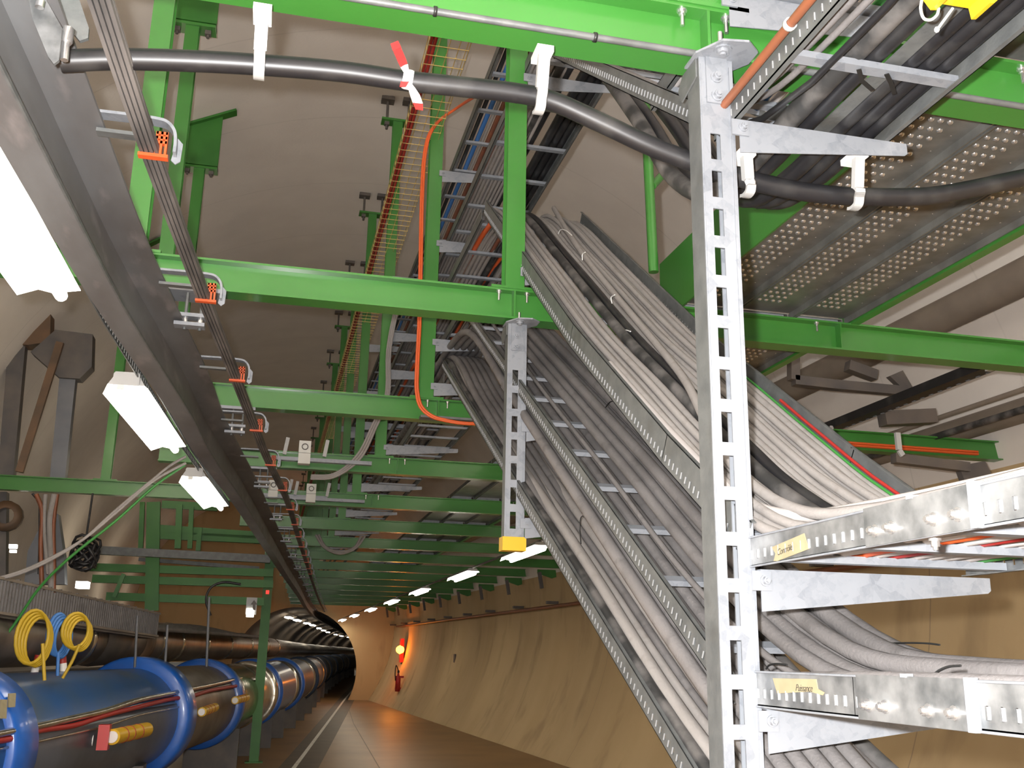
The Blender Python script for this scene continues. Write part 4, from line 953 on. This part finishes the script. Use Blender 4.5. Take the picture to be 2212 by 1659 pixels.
# small boxes and lamps of the background
t=thing('sign_box','white box with dark arrow hanging left of the thin green post','sign',PY(542,1308,13))
a=PY(530,1327,13); b=PY(556,1291,13); MB().box((a.x,13,a.z),(b.x,13.08,b.z)).build('box','white',t)
MB().prism([PY(x,y,12.985) for x,y in [(549,1296),(556,1306),(552,1306),(552,1318),(546,1318),(546,1306),(541,1306)]],(0,.005,0)).build('arrow','darkst',t)
MB().box((a.x+.01,12.99,a.z-.03),(a.x+.10,13.06,a.z+.07)).build('lamp_strip','lamp',t)
t=thing('small_lamp','small bright lamp above the slatted tray','lamp',PY(176,1263,11))
a=PY(162,1270,11); b=PY(190,1256,11); MB().box((a.x,11,a.z),(b.x,11.15,b.z)).build('tube','lamp',t)
for i,(a,b) in enumerate([((18,1184),(36,1176)),((0,1226),(12,1206)),((20,1193),(34,1188))]):
    p,q_=PY(*a,12),PY(*b,12); tag(MB().box((p.x,12,p.z),(q_.x,12.06,q_.z)).build('small_lamp','lamp'),['bright patch lamp at the left edge, upper','bright patch lamp at the very left edge, lower','thin bright lamp between two patches at the left edge'][i],'lamp')
p=PY(548,1278,15.0); tag(MB().box((-.05,15.01,p.z-.025),(-.005,15.05,p.z+.025)).build('indicator_light','redglow'),'small red indicator beside the thin green post','light')
def jbox(px,py,y,label):
    c=PY(px,py,y); t=thing('junction_box',label,'box',c)
    ub_=MB().box((c.x-.048,c.y,c.z),(c.x+.048,c.y+.1,c.z+.10)).build('upper_box','boxm',t)
    MB().box((c.x-.048,c.y-.01,c.z-.09),(c.x+.048,c.y+.08,c.z-.005)).build('lower_box','boxm',t)
    MB().lathe((c.x,c.y-.002,c.z+.05),(0,-1,0),[(0,.027),(.006,.027),(.006,.020),(0,.020)],14).build('dial','darkst',ub_)
    MB().bar((c.x-.3,c.y+.05,c.z-.05),(c.x+.55,c.y+.05,c.z-.05),.06,.03).build('strut','galv',t)
    for s in (-.16,.16): MB().bar((c.x+s,c.y+.02,c.z-.02),(c.x+s+.02,c.y+.02,c.z+.12),.03,.02).build('clip','white',t)
jbox(658,978,8.15,'pale junction box with dial on the fourth beam')
jbox(672,1066,10.3,'pale junction box with dial on the fifth beam')
jbox(590,1058,10.35,'pale junction box on the fifth beam partly behind the conductor rail')
# wire mesh tray with red cables high on the left of the posts
t=thing('mesh_tray','brass coloured wire mesh cable tray high above the green posts','cable tray',(.78,6,4.95))
q=MB()
for x,z in ((.66,4.95),(.72,4.95),(.78,4.95),(.84,4.95),(.90,4.95),(.66,5.01),(.90,5.01)): q.tube([(x,3.2,z),(x-.02,30,z)],.003,5)
q.build('long_wire','wire',t); q=MB()
for i in range(150):
    y=3.2+.1*i; q.bar((.66,y,4.945),(.90,y,4.945),.004,.004); q.bar((.66,y,4.945),(.66,y,5.01),.004,.004,up=(0,1,0))
q.build('cross_wire','wire',t)
for i in range(2): cable('red cable lying in the wire mesh tray','red cables in the mesh tray',[(.672+.024*i,3.2,4.966),(.66+.024*i,30,4.966)],.0115,'cred',6)
# wall fittings
p=on_vault(877,1400)+V((-.13,0,0)); t=thing('warning_beacon','glowing amber beacon on a red plate on the right wall','light',p)
MB().box((p.x-.05,p.y-.16,p.z-.42),(p.x+.05,p.y+.16,p.z+.28)).build('back_plate','extred',t)
MB().dome(V((p.x-.05,p.y-.1,p.z-.05)),(-.6,-.8,0),.13,14,1.2).build('lens','amber',t)
bp_=V((p.x-.35,p.y-.4,p.z-.05))
p=on_vault(873,1470)+V((-.05,0,0)); t=thing('fire_extinguisher','red fire extinguisher hung on the right wall below the beacon','fire extinguisher',p)
MB().lathe((p.x-.14,p.y-.1,p.z-.3),(0,0,1),[(0,.0),(0,.075),(.38,.075),(.44,.04),(.5,.025),(.52,0)],18).build('cylinder','extred',t)
MB().box((p.x-.17,p.y-.13,p.z+.21),(p.x-.11,p.y-.07,p.z+.28)).build('valve','black',t)
MB().tube(catmull([V((p.x-.14,p.y-.12,p.z+.26)),V((p.x-.22,p.y-.16,p.z+.42)),V((p.x-.24,p.y-.16,p.z+.2)),V((p.x-.22,p.y-.14,p.z+.0))],5),.014,6).build('hose','black',t)
for zz in (-.22,.1): MB().box((p.x-.22,p.y-.14,p.z+zz-.03),(p.x+.02,p.y-.08,p.z+zz+.03)).build('bracket','extred',t)
p=on_vault(982,1425); tag(MB().box((p.x-.02,p.y-.08,p.z-.13),(p.x+.02,p.y+.08,p.z+.13)).build('wall_plate','darkst'),'small dark plate on the cream wall right of the beacon','plate')
tag(MB().tube([V((vault_x(2.32,y)-.10,y,2.32)) for y in (4,9,14,20,26,30,33)],.03,8).build('wall_conduit','copper'),'brown conduit running along the top of the cream wall','conduit')
for k in range(3,16):
    y=BY[k]+.3; x=vault_x(2.5,y)
    t=thing('wall_bracket',f'dark green wall bracket under the end of the {ORD[k]} cross beam','bracket',(x,y,2.6),'wall brackets')
    MB().prism([(x-.36,y,2.945),(x+.02,y,2.945),(x+.02,y,2.84),(x-.10,y,2.80),(x-.36,y,2.88)],(0,.05,0)).build('gusset','dgreen',t)
    MB().box((x-.20,y-.05,2.36),(x+.02,y+.05,2.41)).build('stub','darkst',t)
    MB().bar((x-.33,y+.02,2.90),(x-.28,y+.02,2.62),.06,.05,up=(0,1,0)).build('leg','darkst',t)
# ================================================================ LIGHT
def plight(name,loc,e,col,r=.05):
    l=bpy.data.lights.new(name,'POINT'); l.energy=e; l.color=col; l.shadow_soft_size=r
    o=bpy.data.objects.new(name,l); COL.objects.link(o); o.location=loc; return o
def alight(name,loc,e,col,sx,sy,rot=(0,0,0)):
    l=bpy.data.lights.new(name,'AREA'); l.shape='RECTANGLE'; l.size=sx; l.size_y=sy; l.energy=e; l.color=col
    o=bpy.data.objects.new(name,l); COL.objects.link(o); o.location=loc; o.rotation_euler=rot; return o
fl=CAM - R_*.06 - D_*.055 + W_*.02
plight('camera_flash',fl,FLASH,(1,.985,.97),.018)
W=(1,.86,.64)
for i,(a,b) in enumerate(LL):
    c=(V(a)+V(b))/2; alight('lamp_light',c+V((.0,0,-.04)),LAMPE,W,.16,1.2)
for y in (9.7,12.9,16.6,20.3,24.3,28.7,32.9): alight('lamp_light',(2.42,y,2.42),LAMPR,W,.16,1.3)
for y in (6.5,9.5,13): plight('added_fill_left',(-1.5,y,3.6),FILL_LEFT,W,.35)  # added fill above the beams to brighten the left vault, no fixture here
for x in (-1.6,2.2): plight('added_fill_behind',(x,-2.6,3.3),FILL_BEHIND,(1,.95,.88),.25)  # unseen fill added behind the camera to lift the vault
for y in (18,24,30): plight('added_fill_left',(-2.4,y,2.6),FILL_LEFT*2.6,W,.3)  # more added fill, brightening the far left background
for y in (38,46,60,76,90): plight('tunnel_light',tun(y,-.4,2.2),5,W,.1)
plight('beacon_light',bp_,32,(1,.28,.03),.1)
w=bpy.data.worlds.new('world'); scene.world=w; w.use_nodes=True
w.node_tree.nodes['Background'].inputs[0].default_value=(.03,.025,.02,1)
vs=scene.view_settings; vs.view_transform='Standard'; vs.look='None'; vs.gamma=1; vs.exposure=0
scene.cycles.max_bounces=4; scene.cycles.diffuse_bounces=2; scene.cycles.glossy_bounces=2; scene.cycles.use_adaptive_sampling=True; scene.cycles.adaptive_threshold=.07; scene.cycles.adaptive_min_samples=16
scene.cycles.use_denoising=True; scene.cycles.sample_clamp_indirect=4
